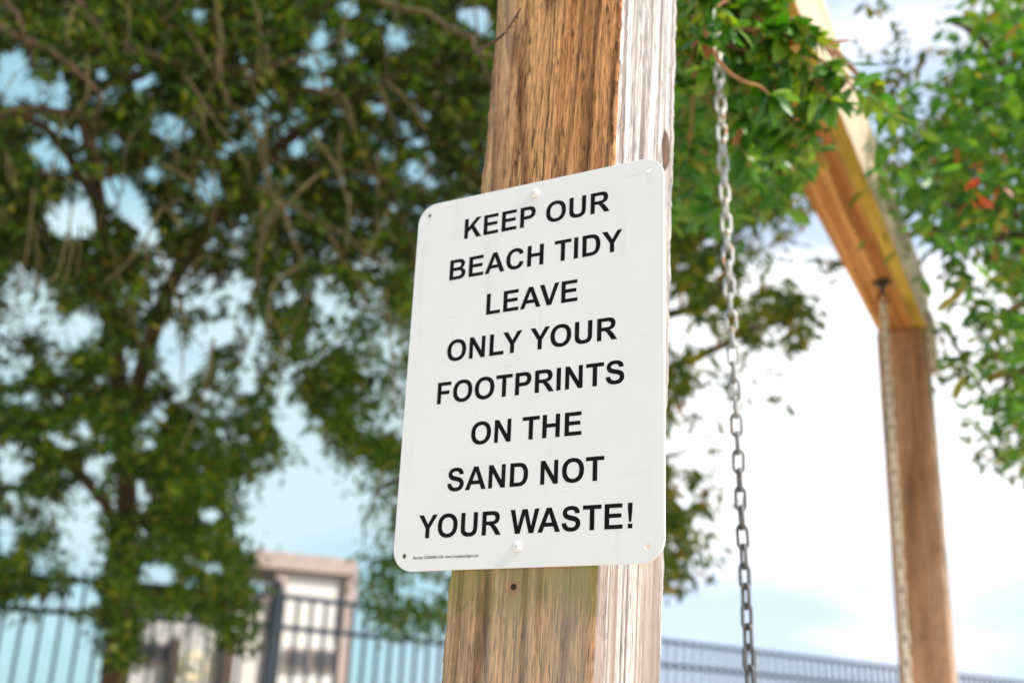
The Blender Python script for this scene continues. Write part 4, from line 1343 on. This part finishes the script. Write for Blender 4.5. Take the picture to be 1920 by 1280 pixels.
# limb that carries the near sprays: sweeps over the beam from the right
limbN = branch(oakR, 'limb', [(2020, -300, 3.2), (1800, -430, 2.7), (1560, -350, 2.3), (1440, -160, 2.0), (1385, -20, 1.87), (1300, 60, 1.9)], .03, .006, M_bark)
tw = MB()
tips = []
hand = [(1340, 15, 1.60), (1372, 50, 1.61), (1325, -15, 1.6), (1310, 75, 1.62)] + [(rng.uniform(1275, 1480), rng.uniform(-20, 250), rng.uniform(1.72, 2.05)) for _ in range(26)] + [(rng.uniform(1360, 1500), rng.uniform(180, 330), rng.uniform(1.8, 2.05)) for _ in range(8)] + [(1480, 45, 1.72), (1528, 72, 1.70), (1560, 130, 1.70), (1545, 180, 1.72), (1605, 172, 1.75), (1440, 130, 1.75), (1400, 60, 1.78), (1345, 50, 1.8), (1300, 20, 1.85),
        (1292, 100, 1.95), (1335, 128, 1.72), (1480, 200, 1.78), (1535, 215, 1.8), (1500, 110, 1.72), (1420, 200, 1.85), (1465, 262, 1.85), (1530, 282, 1.85), (1490, 322, 1.9),
        (1640, 175, 1.8), (1690, 205, 1.95), (1668, 215, 1.9), (1550, 215, 1.8), (1560, 190, 1.7), (1430, 20, 1.75), (1375, 10, 1.8), (1295, 180, 2.1), (1390, 300, 2.1), (1290, 300, 2.1), (1440, 95, 1.7), (1450, 170, 1.75),
        (1510, 150, 1.75), (1340, 95, 1.9), (1290, 55, 1.9), (1390, 110, 1.8), (1470, 90, 1.72), (1370, 180, 2.0), (1330, 220, 2.1), (1400, 250, 2.0), (1280, 240, 2.2), (1420, 350, 2.2), (1460, 60, 1.68), (1490, 85, 1.68), (1430, 60, 1.70), (1505, 60, 1.69), (1475, 120, 1.7), (1445, 215, 1.8), (1500, 240, 1.8), (1480, 280, 1.85), (1520, 255, 1.82),
        (1460, 0, 1.75), (1470, -40, 1.8), (1400, -30, 1.8), (1330, -20, 1.85)]
for px, py, d_ in hand:
    tips.append(at(px, py, d_))
root_pts = [at(1440, -160, 2.0), at(1400, 0, 1.87), at(1340, 40, 1.87), at(1300, 60, 1.9)]
twig_list = []
for t_ in tips:
    r_ = min(root_pts, key=lambda q: np.linalg.norm(q - t_) + rnd.uniform(0, .08))
    m_ = (r_ + t_) / 2 + rng.normal(0, .015, 3) + np.array([0, 0, .02])
    path = smooth_path([r_, m_, t_], 4)
    tw.tube(path, list(np.linspace(.0042, .0016, len(path))), 6)
    twig_list.append((path, t_))
path = smooth_path([at(1318, 55, 1.60), at(1345, 110, 1.60), at(1372, 140, 1.60), at(1400, 155, 1.60), at(1425, 162, 1.61), at(1445, 180, 1.62)], 4)
tw.tube(path, list(np.linspace(.0034, .0018, len(path))), 6)
twig_list.append((path, path[-1]))
path2 = smooth_path([at(1565, 150, 1.72), at(1590, 165, 1.72), at(1535, 140, 1.70)], 2)
tw.build('twigs', M_twig, oakR, True)['kind'] = 'stuff'

near = []
for path, t_ in twig_list:
    d = np.array(path[-1]) - np.array(path[-3]); d /= np.linalg.norm(d)
    for k in range(15):
        s_ = rnd.random() ** 2
        p = np.array(path[-1]) * (1 - s_ * .45) + np.array(path[-4]) * s_ * .45
        a = rnd.uniform(0, 2 * PI)
        o1 = np.cross(d, [0, 0, 1]); o1 /= np.linalg.norm(o1) + 1e-9; o2 = np.cross(o1, d)
        x = d * rnd.uniform(.2, 1.0) + (o1 * math.cos(a) + o2 * math.sin(a)) * .9 + np.array([0, 0, -.25])
        near.append((p, x / np.linalg.norm(x), rnd.uniform(.030, .050)))
for px, py, d_, ax, ay, sz in ((1548, 88, 1.68, .9, .45, .05), (1515, 72, 1.68, -.3, .8, .045), (1600, 165, 1.68, 1, .4, .052), (1540, 170, 1.68, -.4, -.7, .05), (1590, 120, 1.70, .8, -.1, .05)):
    p = at(px, py, d_); x = M @ np.array([ax, -ay, .1]); near.append((p, x / np.linalg.norm(x), sz))
near.sort(key=lambda q: np.linalg.norm(q[0] - CAM))
meshes = []
for curl, fold, W in ((.20, .12, .38), (.38, .18, .36), (-.10, .2, .40), (.28, .08, .33)):
    v, f_ = leaf_verts(6, 1, W, curl, fold)
    me = bpy.data.meshes.new('leaf'); me.from_pydata([tuple(q) for q in v], [], f_)
    me.polygons.foreach_set('use_smooth', [True] * len(f_)); me.update(); me.materials.append(M_leafnear)
    meshes.append(me)
lw = Vector(oakR.location)
for i, (p, x, sz) in enumerate(near[:300]):
    x = Vector(x)
    zz = Vector((rnd.gauss(.1, .5), rnd.gauss(-.75, .5), .9)); zz -= x * zz.dot(x); zz.normalize()
    y = zz.cross(x)
    R = Matrix((x, y, zz)).transposed()
    o = bpy.data.objects.new('leaf', meshes[i % 4]); COL.objects.link(o)
    o.parent = limbN
    q = Vector(p) - Vector((0, 0, 0))
    o.location = q
    o.rotation_euler = R.to_euler()
    o.scale = (sz, sz, sz)
rest = near[300:]
pos = np.array([q[0] for q in rest]); siz = np.array([q[2] for q in rest])
foliage(oakR, 'foliage', pos, siz, M_leafnear, 5, .4)

polyR = [[(1590, 130), (1640, 190), (1700, 150), (1780, 90), (1840, 20), (1880, -60), (2060, -60), (2060, 860), (1960, 870), (1900, 860), (1850, 830), (1835, 800), (1850, 740), (1800, 690), (1795, 640), (1790, 580),
          (1770, 520), (1740, 480), (1690, 430), (1640, 300), (1600, 220)],
         [(1240, -60), (1440, -60), (1470, 100), (1500, 230), (1500, 300), (1470, 370), (1240, 420)]]
gapsR = [(1740, 470, 54, 26, 25), (1700, 400, 30, 12), (1830, 500, 30, 24, 0, .3), (1760, 540, 30, 26), (1800, 600, 22, 30, 0, .2), (1820, 640, 26, 22, 0, .2), (1880, 640, 22, 22, 0, .25), (1870, 700, 30, 20, 0, .2),
         (1860, 780, 26, 22, 0, .3), (1900, 800, 16, 24, 0, .2), (1890, 560, 30, 20, 0, .3), (1700, 290, 14, 14), (1710, 280, 12, 12), (1660, 110, 34, 30), (1730, 120, 50, 30), (1700, 150, 24, 20), (1620, 200, 12, 12), (1600, 150, 12, 20),
         (1650, 250, 8, 8), (1830, 110, 14, 14), (1895, 255, 10, 10), (1900, 385, 10, 8), (1790, 410, 26, 12, 0, .3), (1680, 160, 40, 16, 0, .2), (1640, 20, 60, 60), (1740, 190, 16, 12), (1810, 60, 20, 20), (1840, 470, 26, 12, 0, .2),
         (1250, 380, 40, 40, 0, .3)]
for _ in range(75):
    gapsR.append((rng.uniform(1640, 1940), rng.uniform(150, 860), rng.uniform(6, 11), rng.uniform(6, 11), 0, .05))
CULL[:] = gapsR
cen = sample(640, (1590, -60, 2060, 870), polyR[:1], gapsR, .08, 12)
C3 = rays(cen, rng.uniform(2.4, 3.4, len(cen)))
p_, s_ = clumps(C3, 9, .034, .046)
foliage(oakR, 'foliage', p_, s_, M_leafnear, 4, .4)
cen = sample(330, (1640, -60, 2060, 860), polyR[:1], gapsR, .02, 8)
C3 = rays(cen, rng.uniform(3.4, 4.2, len(cen)))
p_, s_ = clumps(C3, 12, .05, .048)
foliage(oakR, 'foliage', p_, s_, M_leafmid, 3, .4)
CULL[:] = []
cen = sample(330, (1240, -60, 1640, 420), polyR[1:], [], .1, 12)
C3 = rays(cen, rng.uniform(2.2, 3.1, len(cen)))
p_, s_ = clumps(C3, 8, .03, .046)
foliage(oakR, 'foliage', p_, s_, M_leafnear, 4, .4)
# thin high sprays against the sky at the top right
for (px, py) in ((1640, 100), (1680, 130), (1710, 125), (1660, 150), (1655, 8), (1690, 60), (1740, 90), (1790, 690), (1810, 720), (1850, 750), (1770, 640), (1860, 850), (1835, 835)):
    c_ = rays(np.array([[px, py]] * 4) + rng.normal(0, 12, (4, 2)), np.full(4, 3.0))
    p_, s_ = clumps(c_, 3, .014, .04)
    foliage(oakR, 'foliage', p_, s_, M_leafmid, 3, .3)
# the clump of red leaves
M_red = leaf_mat('red_oak_leaf', [(0, (.30, .03, .012)), (1, (.38, .06, .02))], .4)
c_ = rays(np.array([[1855, 355]] * 6) + rng.normal(0, 22, (6, 2)), np.full(6, 2.35))
p_, s_ = clumps(c_, 2, .012, .040)
foliage(oakR, 'foliage', p_, s_, M_red, 4, .3)

# thin dry twig resting across the near post's left edge (tip of the left oak's low branch)
path = smooth_path([at(906, 100, 2.5), at(896, 99, 1.6), at(898, 95, 1.16), at(934, 73, 1.07), at(952, 55, 1.065), at(963, 38, 1.065), at(977, 16, 1.065)], 5)
g = MB(); g.tube(path, [.0025] * 6 + list(np.linspace(.0018, .0008, len(path) - 6)), 6)
for k in (14, 18, 21, 24, 26):
    p = path[k]
    g.tube([p, p + np.array([.0035, 0, .001])], [.0009, .0005], 5)
g.build('twig', M_bark, oakL, True)
